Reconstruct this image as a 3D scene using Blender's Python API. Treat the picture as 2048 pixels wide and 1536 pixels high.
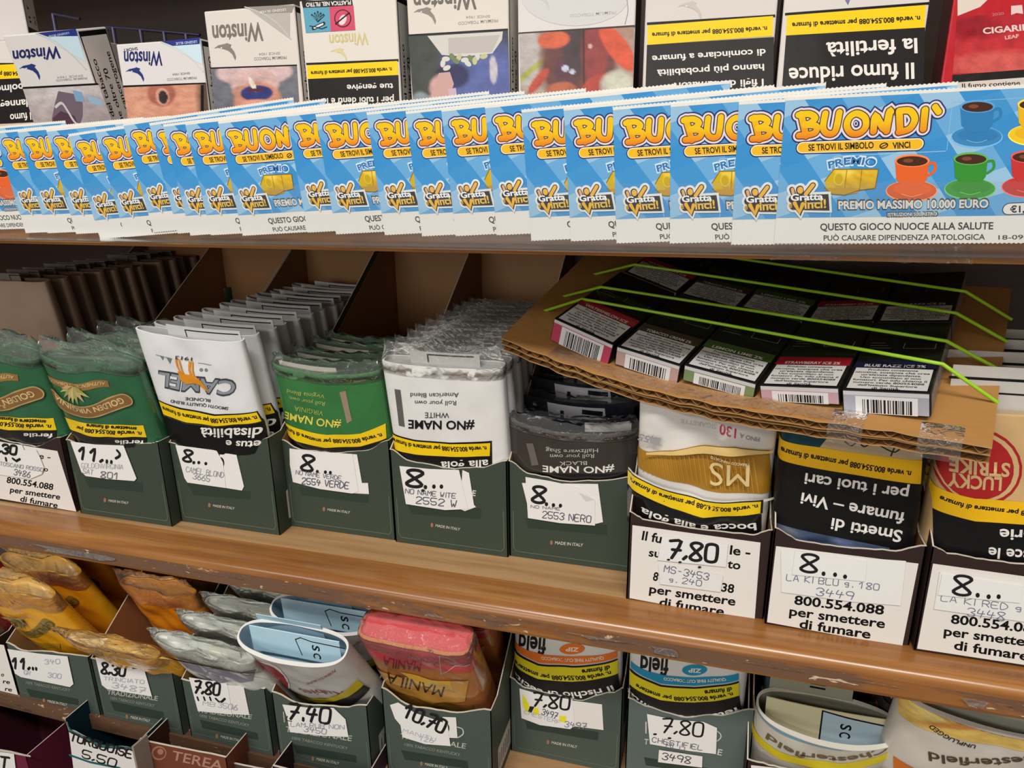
import bpy, bmesh, math, random
from mathutils import Vector, Matrix, noise as MN
for _o in list(bpy.data.objects):
    bpy.data.objects.remove(_o)
SC = bpy.context.scene
COL = SC.collection
V = Vector

# ------------------------------------------------------------------ camera
CAMP = V((0.0, -0.36, 1.45))
F_PX, CX, CY = 1420.0, 1024.0, 768.0
RIGHT = V((0.96110634, 0.27589621, -0.01248514))
DOWN = V((0.06910776, -0.28401897, -0.95632491))
FWD = V((-0.26739244, 0.91826712, -0.29203901))
cd = bpy.data.cameras.new('camera')
cd.sensor_width = 36.0
cd.lens = F_PX / 2048.0 * 36.0
cd.clip_start = 0.01
cam = bpy.data.objects.new('camera', cd)
COL.objects.link(cam)
cam.matrix_world = Matrix(((RIGHT.x, -DOWN.x, -FWD.x, CAMP.x), (RIGHT.y, -DOWN.y, -FWD.y, CAMP.y), (RIGHT.z, -DOWN.z, -FWD.z, CAMP.z), (0, 0, 0, 1)))
SC.camera = cam

# ------------------------------------------------------------------ light
SC.view_settings.view_transform = 'Standard'
SC.view_settings.look = 'None'
SC.view_settings.gamma = 1.0
SC.view_settings.use_curve_mapping = False
SC.view_settings.exposure = -0.28
W = bpy.data.worlds.new('shop_ambient')
SC.world = W
W.use_nodes = True
W.node_tree.nodes['Background'].inputs[0].default_value = (1.0, 0.93, 0.85, 1)
W.node_tree.nodes['Background'].inputs[1].default_value = 0.17


def area(name, loc, target, sx, sy, power, col):
    l = bpy.data.lights.new(name, 'AREA')
    l.shape = 'RECTANGLE'
    l.size, l.size_y, l.energy, l.color = sx, sy, power, col
    o = bpy.data.objects.new(name, l)
    COL.objects.link(o)
    o.location = loc
    o.rotation_euler = (V(target) - V(loc)).to_track_quat('-Z', 'Y').to_euler()
    return o


area('ceiling_tube_lamp', (0.1, -1.15, 2.75), (0.1, 0.0, 1.25), 1.3, 0.18, 35.0, (1.0, 0.965, 0.91))
area('ceiling_strip_lamp', (-0.95, -1.75, 2.3), (-0.2, 0.0, 1.25), 1.2, 0.2, 13.0, (1.0, 0.965, 0.91))
area('low_front_fill', (-0.5, -2.7, 1.55), (-0.1, 0.0, 1.3), 1.6, 0.9, 21.0, (1.0, 0.95, 0.88))  # added fill from an unseen source, brightens the carton backs and front faces


# ------------------------------------------------------------------ colour, frames
def lin(c):
    def f(v):
        v /= 255.0
        return v / 12.92 if v <= 0.04045 else ((v + 0.055) / 1.055) ** 2.4
    return (f(c[0]), f(c[1]), f(c[2]), 1.0)


def ray(px, py):
    return RIGHT * (px - CX) + DOWN * (py - CY) + FWD * F_PX


class Fr:
    """a plane in the shop: origin o, u to the right, v up, y = v x u points into the thing"""
    def __init__(s, o, u, v):
        s.o, s.u, s.v = V(o), V(u).normalized(), V(v).normalized()
        s.y = s.v.cross(s.u).normalized()
        s.m = Matrix(((s.u.x, s.y.x, s.v.x, s.o.x), (s.u.y, s.y.y, s.v.y, s.o.y), (s.u.z, s.y.z, s.v.z, s.o.z), (0, 0, 0, 1)))

    def L(s, px, py, dy=0.0):
        d = ray(px, py)
        o = s.o + s.y * dy
        t = (o - CAMP).dot(s.y) / d.dot(s.y)
        p = CAMP + d * t - o
        return (p.dot(s.u), p.dot(s.v))

    def at(s, x, y, z):
        return s.o + s.u * x + s.y * y + s.v * z


def FR(x, y, z, tilt=0.0, yaw=0.0, roll=0.0):
    m = Matrix.Rotation(math.radians(yaw), 3, 'Z') @ Matrix.Rotation(math.radians(tilt), 3, 'X') @ Matrix.Rotation(math.radians(-roll), 3, 'Y')
    return Fr((x, y, z), m @ V((1, 0, 0)), m @ V((0, 0, 1)))


# ------------------------------------------------------------------ materials
def mat_print(name, rough, spec=0.4, coat=0.0, bump=0.0, bscale=300.0, metal=0.0, rvar=0.08):
    m = bpy.data.materials.new(name)
    m.use_nodes = True
    nt = m.node_tree
    b = nt.nodes['Principled BSDF']
    a = nt.nodes.new('ShaderNodeAttribute')
    a.attribute_name = 'Col'
    nt.links.new(a.outputs['Color'], b.inputs['Base Color'])
    tc = nt.nodes.new('ShaderNodeTexCoord')
    n = nt.nodes.new('ShaderNodeTexNoise')
    n.inputs['Scale'].default_value = bscale
    n.inputs['Detail'].default_value = 3
    nt.links.new(tc.outputs['Object'], n.inputs['Vector'])
    mr = nt.nodes.new('ShaderNodeMapRange')
    mr.inputs[3].default_value = max(0.02, rough - rvar)
    mr.inputs[4].default_value = rough + rvar
    nt.links.new(n.outputs['Fac'], mr.inputs[0])
    nt.links.new(mr.outputs[0], b.inputs['Roughness'])
    b.inputs['Specular IOR Level'].default_value = spec
    b.inputs['Coat Weight'].default_value = coat
    b.inputs['Coat Roughness'].default_value = 0.12
    b.inputs['Metallic'].default_value = metal
    if bump:
        bp = nt.nodes.new('ShaderNodeBump')
        bp.inputs['Strength'].default_value = bump
        bp.inputs['Distance'].default_value = 0.002
        n2 = nt.nodes.new('ShaderNodeTexNoise')
        n2.inputs['Scale'].default_value = bscale * 0.25
        n2.inputs['Detail'].default_value = 2
        nt.links.new(tc.outputs['Object'], n2.inputs['Vector'])
        nt.links.new(n2.outputs['Fac'], bp.inputs['Height'])
        nt.links.new(bp.outputs['Normal'], b.inputs['Normal'])
        if coat:
            nt.links.new(bp.outputs['Normal'], b.inputs['Coat Normal'])
    return m


M_CARD = mat_print('printed_card', 0.5, 0.18)
M_PAPER = mat_print('printed_paper', 0.65, 0.25)
M_GLOSS = mat_print('cellophaned_card', 0.4, 0.2, 0.14, 0.06, 260)
M_POUCH = mat_print('pouch_film', 0.4, 0.26, 0.08, 0.2, 320)
M_SHINY = mat_print('crinkled_pouch_film', 0.25, 0.5, 0.5, 0.22, 300)
M_FOIL = mat_print('silver_foil', 0.3, 0.5, 0.0, 0.1, 300, 0.7)
M_KRAFT = mat_print('kraft_board', 0.75, 0.2, 0.0, 0.15, 700)
M_PLASTIC = mat_print('plain_plastic', 0.35, 0.4, 0.0)


def mat_film(name, tint, gloss, bump, bscale, haze=0.0):
    m = bpy.data.materials.new(name)
    m.use_nodes = True
    nt = m.node_tree
    nt.nodes.remove(nt.nodes['Principled BSDF'])
    out = nt.nodes['Material Output']
    tr = nt.nodes.new('ShaderNodeBsdfTransparent')
    tr.inputs[0].default_value = (*tint, 1)
    gl = nt.nodes.new('ShaderNodeBsdfGlossy')
    gl.inputs['Roughness'].default_value = 0.13
    gl.inputs['Color'].default_value = (1, 1, 1, 1)
    fr = nt.nodes.new('ShaderNodeLayerWeight')
    fr.inputs['Blend'].default_value = gloss
    mx = nt.nodes.new('ShaderNodeMixShader')
    tc = nt.nodes.new('ShaderNodeTexCoord')
    n = nt.nodes.new('ShaderNodeTexNoise')
    n.inputs['Scale'].default_value = bscale
    n.inputs['Detail'].default_value = 2
    n.inputs['Distortion'].default_value = 0.8
    bp = nt.nodes.new('ShaderNodeBump')
    bp.inputs['Strength'].default_value = bump
    bp.inputs['Distance'].default_value = 0.003
    nt.links.new(tc.outputs['Object'], n.inputs['Vector'])
    nt.links.new(n.outputs['Fac'], bp.inputs['Height'])
    nt.links.new(bp.outputs['Normal'], gl.inputs['Normal'])
    nt.links.new(bp.outputs['Normal'], fr.inputs['Normal'])
    nt.links.new(fr.outputs['Fresnel'], mx.inputs[0])
    nt.links.new(tr.outputs[0], mx.inputs[1])
    nt.links.new(gl.outputs[0], mx.inputs[2])
    last = mx
    if haze:
        df = nt.nodes.new('ShaderNodeBsdfDiffuse')
        df.inputs[0].default_value = (0.8, 0.8, 0.78, 1)
        m2 = nt.nodes.new('ShaderNodeMixShader')
        m2.inputs[0].default_value = haze
        nt.links.new(mx.outputs[0], m2.inputs[1])
        nt.links.new(df.outputs[0], m2.inputs[2])
        last = m2
    nt.links.new(last.outputs[0], out.inputs['Surface'])
    return m


M_FILM = mat_film('clear_wrap_film', (0.99, 0.99, 0.985), 0.17, 1.0, 120, 0.06)
M_STRIP = mat_film('clear_rigid_plastic', (0.96, 0.965, 0.97), 0.06, 0.03, 40, 0.02)
M_TAPE = mat_film('clear_sticky_tape', (0.93, 0.92, 0.9), 0.25, 0.6, 260, 0.05)


def mat_wood(name, c1, c2, c3, rough, scale=(3, 60, 60), worn=0.0):
    m = bpy.data.materials.new(name)
    m.use_nodes = True
    nt = m.node_tree
    b = nt.nodes['Principled BSDF']
    tc = nt.nodes.new('ShaderNodeTexCoord')
    mp = nt.nodes.new('ShaderNodeMapping')
    mp.inputs['Scale'].default_value = scale
    n = nt.nodes.new('ShaderNodeTexNoise')
    n.inputs['Scale'].default_value = 2.0
    n.inputs['Detail'].default_value = 6
    n.inputs['Roughness'].default_value = 0.6
    n.inputs['Distortion'].default_value = 0.4
    cr = nt.nodes.new('ShaderNodeValToRGB')
    cr.color_ramp.elements[0].position = 0.3
    cr.color_ramp.elements[0].color = lin(c1)
    cr.color_ramp.elements[1].position = 0.72
    cr.color_ramp.elements[1].color = lin(c3)
    e = cr.color_ramp.elements.new(0.52)
    e.color = lin(c2)
    nt.links.new(tc.outputs['Object'], mp.inputs['Vector'])
    nt.links.new(mp.outputs[0], n.inputs['Vector'])
    nt.links.new(n.outputs['Fac'], cr.inputs[0])
    col = cr.outputs[0]
    b.inputs['Roughness'].default_value = rough
    b.inputs['Specular IOR Level'].default_value = 0.5
    if worn:
        n3 = nt.nodes.new('ShaderNodeTexNoise')
        n3.inputs['Scale'].default_value = 22
        n3.inputs['Detail'].default_value = 5
        n3.inputs['Roughness'].default_value = 0.65
        mp3 = nt.nodes.new('ShaderNodeMapping')
        mp3.inputs['Scale'].default_value = (0.6, 1.5, 2.2)
        nt.links.new(tc.outputs['Object'], mp3.inputs['Vector'])
        nt.links.new(mp3.outputs[0], n3.inputs['Vector'])
        r3 = nt.nodes.new('ShaderNodeMapRange')
        r3.inputs[1].default_value, r3.inputs[2].default_value = 0.37, 0.45
        r3.inputs[3].default_value, r3.inputs[4].default_value = 0.0, worn
        nt.links.new(n3.outputs['Fac'], r3.inputs[0])
        mx = nt.nodes.new('ShaderNodeMix')
        mx.data_type = 'RGBA'
        nt.links.new(r3.outputs[0], mx.inputs[0])
        nt.links.new(col, mx.inputs[6])
        mx.inputs[7].default_value = lin((104, 74, 54))
        col = mx.outputs[2]
        n4 = nt.nodes.new('ShaderNodeTexNoise')
        n4.inputs['Scale'].default_value = 120
        n4.inputs['Detail'].default_value = 3
        n4.inputs['Distortion'].default_value = 1.5
        mp4 = nt.nodes.new('ShaderNodeMapping')
        mp4.inputs['Scale'].default_value = (0.7, 1.0, 2.0)
        nt.links.new(tc.outputs['Object'], mp4.inputs['Vector'])
        nt.links.new(mp4.outputs[0], n4.inputs['Vector'])
        r4 = nt.nodes.new('ShaderNodeMapRange')
        r4.inputs[1].default_value, r4.inputs[2].default_value = 0.66, 0.71
        nt.links.new(n4.outputs['Fac'], r4.inputs[0])
        mx2 = nt.nodes.new('ShaderNodeMix')
        mx2.data_type = 'RGBA'
        nt.links.new(r4.outputs[0], mx2.inputs[0])
        nt.links.new(col, mx2.inputs[6])
        mx2.inputs[7].default_value = lin((206, 180, 150))
        col = mx2.outputs[2]
        rr = nt.nodes.new('ShaderNodeMapRange')
        rr.inputs[1].default_value, rr.inputs[2].default_value = 0.0, worn
        rr.inputs[3].default_value, rr.inputs[4].default_value = rough, 0.7
        nt.links.new(r3.outputs[0], rr.inputs[0])
        nt.links.new(rr.outputs[0], b.inputs['Roughness'])
        bp = nt.nodes.new('ShaderNodeBump')
        bp.inputs['Strength'].default_value = 0.35
        bp.inputs['Distance'].default_value = 0.001
        nt.links.new(n3.outputs['Fac'], bp.inputs['Height'])
        nt.links.new(bp.outputs['Normal'], b.inputs['Normal'])
    nt.links.new(col, b.inputs['Base Color'])
    return m


M_BOARD = mat_wood('pale_worn_board', (150, 112, 74), (176, 138, 96), (190, 154, 112), 0.45)
M_NOSE = mat_wood('varnished_nosing', (124, 78, 40), (152, 101, 54), (178, 128, 74), 0.22)
M_FRONT = mat_wood('worn_shelf_front', (126, 80, 40), (150, 98, 52), (170, 116, 64), 0.35, worn=0.95)
M_LOWF = mat_wood('dark_worn_front', (64, 44, 30), (86, 58, 38), (108, 74, 48), 0.5, worn=0.5)
M_DARKW = mat_wood('dark_back_panel', (44, 28, 20), (54, 34, 24), (64, 42, 30), 0.5)


# ------------------------------------------------------------------ mesh lists
class MB:
    def __init__(s):
        s.v, s.f, s.c, s.m, s.s = [], [], [], [], []

    def add(s, vs, fs, col, mat=0, smooth=False):
        b = len(s.v)
        s.v.extend([tuple(p) for p in vs])
        if col and isinstance(col[0], (tuple, list)):
            s.c.extend(col)
        else:
            s.c.extend([lin(col)] * len(vs))
        for f in fs:
            s.f.append([i + b for i in f])
            s.m.append(mat)
            s.s.append(smooth)

    def box(s, x0, x1, y0, y1, z0, z1, col, mat=0, bev=0.0):
        bm = bmesh.new()
        bmesh.ops.create_cube(bm, size=1)
        for p in bm.verts:
            p.co = V((x0 + (p.co.x + .5) * (x1 - x0), y0 + (p.co.y + .5) * (y1 - y0), z0 + (p.co.z + .5) * (z1 - z0)))
        if bev:
            bmesh.ops.bevel(bm, geom=bm.edges[:], offset=bev, segments=2, affect='EDGES', profile=0.5)
        bm.verts.index_update()
        s.add([p.co[:] for p in bm.verts], [[p.index for p in f.verts] for f in bm.faces], col, mat)
        bm.free()

    def prism(s, pts, y0, y1, cf, cb=None, ce=None, mat=0, mp=None):
        """polygon (x,z) as a plate from y0 (front) to y1; mp maps (x,y,z)"""
        cb, ce = cb or cf, ce or cf
        mp = mp or (lambda x, y, z: (x, y, z))
        n = len(pts)
        s.add([mp(x, y0, z) for x, z in pts], [list(range(n))], cf, mat)
        s.add([mp(x, y1, z) for x, z in pts], [list(range(n))[::-1]], cb, mat)
        s.add([mp(x, y0, z) for x, z in pts] + [mp(x, y1, z) for x, z in pts], [[i, i + n, (i + 1) % n + n, (i + 1) % n] for i in range(n)], ce, mat)

    def grid(s, rows, col, mat=0, smooth=True, closed=False):
        nr, nc = len(rows), len(rows[0])
        vs = [p for r in rows for p in r]
        fs = []
        for i in range(nr - 1):
            for j in range(nc if closed else nc - 1):
                k = (j + 1) % nc
                fs.append([i * nc + j, i * nc + k, (i + 1) * nc + k, (i + 1) * nc + j])
        s.add(vs, fs, col, mat, smooth)

    def tube(s, pts, r, col, mat=0, n=6):
        pts = [V(p) for p in pts]
        rows = []
        for i, p in enumerate(pts):
            d = (pts[min(i + 1, len(pts) - 1)] - pts[max(i - 1, 0)]).normalized()
            a = d.orthogonal().normalized() if not rows else (pa - d * pa.dot(d)).normalized()
            pa = a
            b = d.cross(a)
            rows.append([p + a * (r * math.cos(t * 2 * math.pi / n)) + b * (r * math.sin(t * 2 * math.pi / n)) for t in range(n)])
        s.grid(rows, col, mat, True, True)
        for rw in (rows[0], rows[-1]):
            s.add(rw, [list(range(n))], col, mat)

    def build(s, name, mats, parent=None, frame=None):
        me = bpy.data.meshes.new(name)
        me.from_pydata(s.v, [], s.f)
        a = me.attributes.new('Col', 'FLOAT_COLOR', 'POINT')
        a.data.foreach_set('color', [x for c in s.c for x in c])
        for m in (mats if isinstance(mats, (list, tuple)) else [mats]):
            me.materials.append(m)
        me.polygons.foreach_set('material_index', s.m)
        me.polygons.foreach_set('use_smooth', s.s)
        me.update()
        o = bpy.data.objects.new(name, me)
        COL.objects.link(o)
        if parent:
            o.parent = parent
        if frame:
            o.matrix_world = frame.m
        return o


def tag(o, label, cat, group=None, kind=None):
    o['label'] = label
    o['category'] = cat
    if group:
        o['group'] = group
    if kind:
        o['kind'] = kind
    return o


def thing(name, frame, label, cat, group=None):
    o = bpy.data.objects.new(name, None)
    COL.objects.link(o)
    o.empty_display_size = 0.01
    o.matrix_world = frame.m
    return tag(o, label, cat, group)


def dup(root, frame, label, group=None):
    r = root.copy()
    COL.objects.link(r)
    r.matrix_world = frame.m
    r['label'] = label
    if group:
        r['group'] = group
    for ch in list(root.children):
        c = ch.copy()
        COL.objects.link(c)
        c.parent = r
        for g in ch.children:
            d = g.copy()
            COL.objects.link(d)
            d.parent = c
    return r


ORD = ['zeroth', 'first', 'second', 'third', 'fourth', 'fifth', 'sixth', 'seventh', 'eighth', 'ninth', 'tenth', 'eleventh', 'twelfth', 'thirteenth', 'fourteenth', 'fifteenth', 'sixteenth', 'seventeenth', 'eighteenth', 'nineteenth', 'twentieth', 'twenty-first', 'twenty-second', 'twenty-third', 'twenty-fourth']

# ------------------------------------------------------------------ lettering
_tc = {}


def text_mesh(s, bold=0.0):
    k = (s, bold)
    if k in _tc:
        return _tc[k]
    cu = bpy.data.curves.new('t', 'FONT')
    cu.body = s
    cu.size = 1.0
    cu.resolution_u = 3
    cu.offset = bold
    ob = bpy.data.objects.new('t', cu)
    me = ob.to_mesh()
    vs = [(p.co.x, p.co.y) for p in me.vertices]
    fs = [list(p.vertices) for p in me.polygons]
    ob.to_mesh_clear()
    bpy.data.objects.remove(ob)
    bpy.data.curves.remove(cu)
    x0, x1 = min(p[0] for p in vs), max(p[0] for p in vs)
    vs = [((p[0] - x0) / (x1 - x0), p[1] / 0.7) for p in vs]
    _tc[k] = (vs, fs)
    return _tc[k]


# pen strokes on a 4 x 6 cell
PEN = {'0': '16 05 01 10 30 41 45 36 16', '1': '04 26 20', '2': '05 16 36 45 44 00 40', '3': '05 16 36 45 44 23 42 41 30 10 01', '4': '16 03 43;35 20',
       '5': '46 06 03 33 42 41 30 10 01', '6': '36 14 02 01 10 30 41 42 33 13 02', '7': '06 46 10;13 43', '8': '23 05 16 36 45 23 01 10 30 41 23', '9': '43 13 04 05 16 36 45 44 30',
       '.': '20 21', ',': '21 10', '-': '13 33', ')': '16 34 32 10', '(': '36 14 12 30', 'A': '00 26 40;12 32', 'B': '00 06 36 44 03;33 41 30 00', 'C': '45 36 16 04 02 10 30 41',
       'D': '00 06 26 44 42 20 00', 'E': '46 06 00 40;03 33', 'F': '46 06 00;03 33', 'G': '45 36 16 04 02 10 40 42 22', 'H': '00 06;40 46;03 43', 'I': '20 26', 'K': '00 06;46 03 40',
       'L': '06 00 40', 'M': '00 06 23 46 40', 'N': '00 06 40 46', 'O': '16 05 01 10 30 41 45 36 16', 'P': '00 06 36 45 44 33 03', 'Q': '16 05 01 10 30 41 45 36 16;22 40',
       'R': '00 06 36 45 44 33 03;23 40', 'S': '45 36 16 05 04 13 33 42 41 30 10 01', 'T': '06 46;26 20', 'U': '06 01 10 30 41 46', 'V': '06 20 46', 'W': '06 10 23 30 46', 'X': '00 46;06 40',
       'Y': '06 23 46;23 20', 'Z': '06 46 00 40', 'g': '34 14 03 12 32;34 30 10', ' ': ''}


def pen_lines(s):
    out, x = [], 0.0
    for ch in s:
        w = 2.2 if ch in '.,I ' else 5.6
        if ch == ' ':
            w = 3.5
        off = -1.2 if ch in '.,I' else 0.0
        for part in PEN.get(ch, '').split(';'):
            pts = [(int(t[0]) + x + off, int(t[1])) for t in part.split()]
            if pts:
                out.append(pts)
        x += w
    return out, max(x - 1.6, 1.0)


def smooth_line(pts, n=3):
    if len(pts) < 3:
        return pts
    out = []
    P = [pts[0]] + list(pts) + [pts[-1]]
    if pts[0] == pts[-1]:
        P = [pts[-2]] + list(pts) + [pts[1]]
    for i in range(1, len(P) - 2):
        a, b, c, d = P[i - 1], P[i], P[i + 1], P[i + 2]
        for k in range(n):
            t = k / n
            out.append(tuple(0.5 * (2 * b[q] + (c[q] - a[q]) * t + (2 * a[q] - 5 * b[q] + 4 * c[q] - d[q]) * t * t + (-a[q] + 3 * b[q] - 3 * c[q] + d[q]) * t ** 3) for q in (0, 1)))
    out.append(pts[-1])
    return out


def clip_poly(pts, x0, z0, x1, z1):
    for ax, lim, sg in ((0, x0, 1), (0, x1, -1), (1, z0, 1), (1, z1, -1)):
        out = []
        for i in range(len(pts)):
            a, b = pts[i - 1], pts[i]
            da, db = (a[ax] - lim) * sg, (b[ax] - lim) * sg
            if (da >= 0) != (db >= 0):
                t = da / (da - db)
                out.append((a[0] + (b[0] - a[0]) * t, a[1] + (b[1] - a[1]) * t))
            if db >= 0:
                out.append(b)
        pts = out
        if not pts:
            return []
    return pts


class Art:
    """flat printing, traced in the local (x,z) of a frame; emitted a hair in front of the surface"""
    def __init__(s, frame, dy=0.0, dk=0.00003, base=0.0001):
        s.fr, s.dy = frame, dy
        s.items, s.cur = [], []
        s.dk, s.base = dk, base

    def L(s, p):
        return s.fr.L(p[0], p[1], s.dy)

    def raw(s, vs, fs, cols, smooth=False):
        if len(vs[0]) == 2:
            e = len(s.cur) * 0.000003
            vs = [(p[0], p[1], e) for p in vs]
        s.cur.append((vs, fs, cols))

    def nxt(s):
        if s.cur:
            xs = [p[0] for it in s.cur for p in it[0]]
            zs = [p[1] for it in s.cur for p in it[0]]
            s.items.append((s.cur, (min(xs), max(xs), min(zs), max(zs))))
            s.cur = []

    # local
    def poly(s, pts, col):
        if len(pts) < 3:
            return
        s.raw(list(pts), [list(range(len(pts)))], [lin(col)] * len(pts))
        s.nxt()

    def aff(s, msh, A, ux, uy, col, path=None):
        vs, fs = msh
        out = [(A[0] + ux[0] * x + uy[0] * y, A[1] + ux[1] * x + uy[1] * y) for x, y in vs]
        cc = [col(y) for x, y in vs] if callable(col) else [lin(col)] * len(vs)
        s.raw(out, fs, cc)
        s.nxt()

    def t(s, txt, x0, z0, x1, z1, h, col, bold=0.012, shear=0.0):
        d = math.hypot(x1 - x0, z1 - z0)
        ux = (x1 - x0, z1 - z0)
        up = (-(z1 - z0) / d * h, (x1 - x0) / d * h)
        up = (up[0] + ux[0] / d * h * shear, up[1] + ux[1] / d * h * shear)
        s.aff(text_mesh(txt, bold), (x0, z0), ux, up, col)

    def stroke(s, pts, w, col, n=8):
        P = [pts[0]]
        for p in pts[1:]:
            if math.hypot(p[0] - P[-1][0], p[1] - P[-1][1]) > 1e-7:
                P.append(p)
        if len(P) < 2:
            P.append((P[0][0] + 1e-5, P[0][1]))
        closed = len(P) > 3 and math.hypot(P[0][0] - P[-1][0], P[0][1] - P[-1][1]) < 1e-6
        r = w / 2
        m = len(P)
        dirs = [((P[i + 1][0] - P[i][0]), (P[i + 1][1] - P[i][1])) for i in range(m - 1)]
        dirs = [(a / math.hypot(a, b), b / math.hypot(a, b)) for a, b in dirs]
        e0 = len(s.cur) * 0.000004
        vs, fs = [], []
        for i in range(m):
            d0, d1 = dirs[max(i - 1, 0)], dirs[min(i, m - 2)]
            if closed and i in (0, m - 1):
                d0, d1 = dirs[-1], dirs[0]
            tx, tz = d0[0] + d1[0], d0[1] + d1[1]
            d = math.hypot(tx, tz) or 1.0
            tx, tz = tx / d, tz / d
            q = r / max(0.72, tx * d1[0] + tz * d1[1])
            e = e0 + i * 0.0000006
            vs += [(P[i][0] - tz * q, P[i][1] + tx * q, e), (P[i][0] + tz * q, P[i][1] - tx * q, e)]
        for i in range(m - 1):
            fs.append([2 * i, 2 * i + 1, 2 * i + 3, 2 * i + 2])
        if not closed:
            for end in (0, m - 1):
                dx_, dz_ = dirs[0] if end == 0 else dirs[-1]
                sg = -1 if end == 0 else 1
                b0 = len(vs)
                for q in range(n + 1):
                    t = math.pi * q / n - math.pi / 2
                    c_, s_ = r * math.cos(t) * sg, r * math.sin(t)
                    vs.append((P[end][0] + dx_ * c_ - dz_ * s_, P[end][1] + dz_ * c_ + dx_ * s_, e0 + end * 0.0000006))
                fs.append(list(range(b0, b0 + n + 1)))
        cc = [col(p[1]) for p in vs] if callable(col) else [lin(col)] * len(vs)
        s.raw(vs, fs, cc)

    def pen(s, txt, A, ux, uy, w, col):
        ls, W_ = pen_lines(txt)
        for l in ls:
            l = smooth_line(l, 3)
            s.stroke([(A[0] + ux[0] * x / W_ + uy[0] * y / 6.0, A[1] + ux[1] * x / W_ + uy[1] * y / 6.0) for x, y in l], w, col, 6)
        s.nxt()

    def ell(s, cx, cz, rx, rz, col, n=28, rot=0.0):
        c, si = math.cos(rot), math.sin(rot)
        s.poly([(cx + rx * math.cos(q * 2 * math.pi / n) * c - rz * math.sin(q * 2 * math.pi / n) * si, cz + rx * math.cos(q * 2 * math.pi / n) * si + rz * math.sin(q * 2 * math.pi / n) * c) for q in range(n)], col)

    def rrect(s, x0, z0, x1, z1, r, col, n=5):
        p = []
        for cx, cz, a0 in ((x1 - r, z1 - r, 0), (x0 + r, z1 - r, 90), (x0 + r, z0 + r, 180), (x1 - r, z0 + r, 270)):
            for q in range(n + 1):
                a = math.radians(a0 + 90 * q / n)
                p.append((cx + r * math.cos(a), cz + r * math.sin(a)))
        s.poly(p, col)

    # picture-measured (points of the photograph cast onto the plane)
    def sc(s, p):
        a, b = s.L(p), s.L((p[0] + 1, p[1]))
        return math.hypot(a[0] - b[0], a[1] - b[1])

    def Q(s, pts, col):
        s.poly([s.L(p) for p in pts], col)

    def base_vec(s, a, b, h):
        A, B = s.L(a), s.L(b)
        mx, my = (a[0] + b[0]) / 2, (a[1] + b[1]) / 2
        d = math.hypot(b[0] - a[0], b[1] - a[1])
        up = ((b[1] - a[1]) / d * h, -(b[0] - a[0]) / d * h)
        Mm, U = s.L((mx, my)), s.L((mx + up[0], my + up[1]))
        return A, (B[0] - A[0], B[1] - A[1]), (U[0] - Mm[0], U[1] - Mm[1])

    def T(s, txt, a, b, h, col, bold=0.012):
        A, ux, uy = s.base_vec(a, b, h)
        s.aff(text_mesh(txt, bold), A, ux, uy, col)

    def TA(s, txt, path, h, col, bold=0.012):
        pts = smooth_line([s.L(p) for p in path], 6)
        hh = h * s.sc(path[len(path) // 2])
        ds = [0.0]
        for i in range(len(pts) - 1):
            ds.append(ds[-1] + math.hypot(pts[i + 1][0] - pts[i][0], pts[i + 1][1] - pts[i][1]))
        vs, fs = text_mesh(txt, bold)
        out = []
        for x, y in vs:
            t = min(max(x, 0), 1) * ds[-1]
            i = 0
            while i < len(ds) - 2 and ds[i + 1] < t:
                i += 1
            f = (t - ds[i]) / max(ds[i + 1] - ds[i], 1e-9)
            px, pz = pts[i][0] + (pts[i + 1][0] - pts[i][0]) * f, pts[i][1] + (pts[i + 1][1] - pts[i][1]) * f
            j0, j1 = max(i - 1, 0), min(i + 2, len(pts) - 1)
            tx, tz = pts[j1][0] - pts[j0][0], pts[j1][1] - pts[j0][1]
            d = math.hypot(tx, tz)
            out.append((px - tz / d * y * hh, pz + tx / d * y * hh))
        s.raw(out, fs, [lin(col)] * len(out))
        s.nxt()

    def H(s, txt, a, b, h, w, col=(25, 24, 26)):
        A, ux, uy = s.base_vec(a, b, h)
        s.pen(txt, A, ux, uy, w * s.sc(a), col)

    def K(s, pts, w, col, smooth=False):
        l = [s.L(p) for p in pts]
        if smooth:
            l = smooth_line(l, 4)
        s.stroke(l, w * s.sc(pts[0]), col)
        s.nxt()

    def E(s, c, rx, ry, col, rot=0.0):
        p = [s.L((c[0] + rx * math.cos(q * math.pi / 12) * math.cos(rot) - ry * math.sin(q * math.pi / 12) * math.sin(rot), c[1] + rx * math.cos(q * math.pi / 12) * math.sin(rot) + ry * math.sin(q * math.pi / 12) * math.cos(rot))) for q in range(24)]
        s.poly(p, col)

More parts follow.
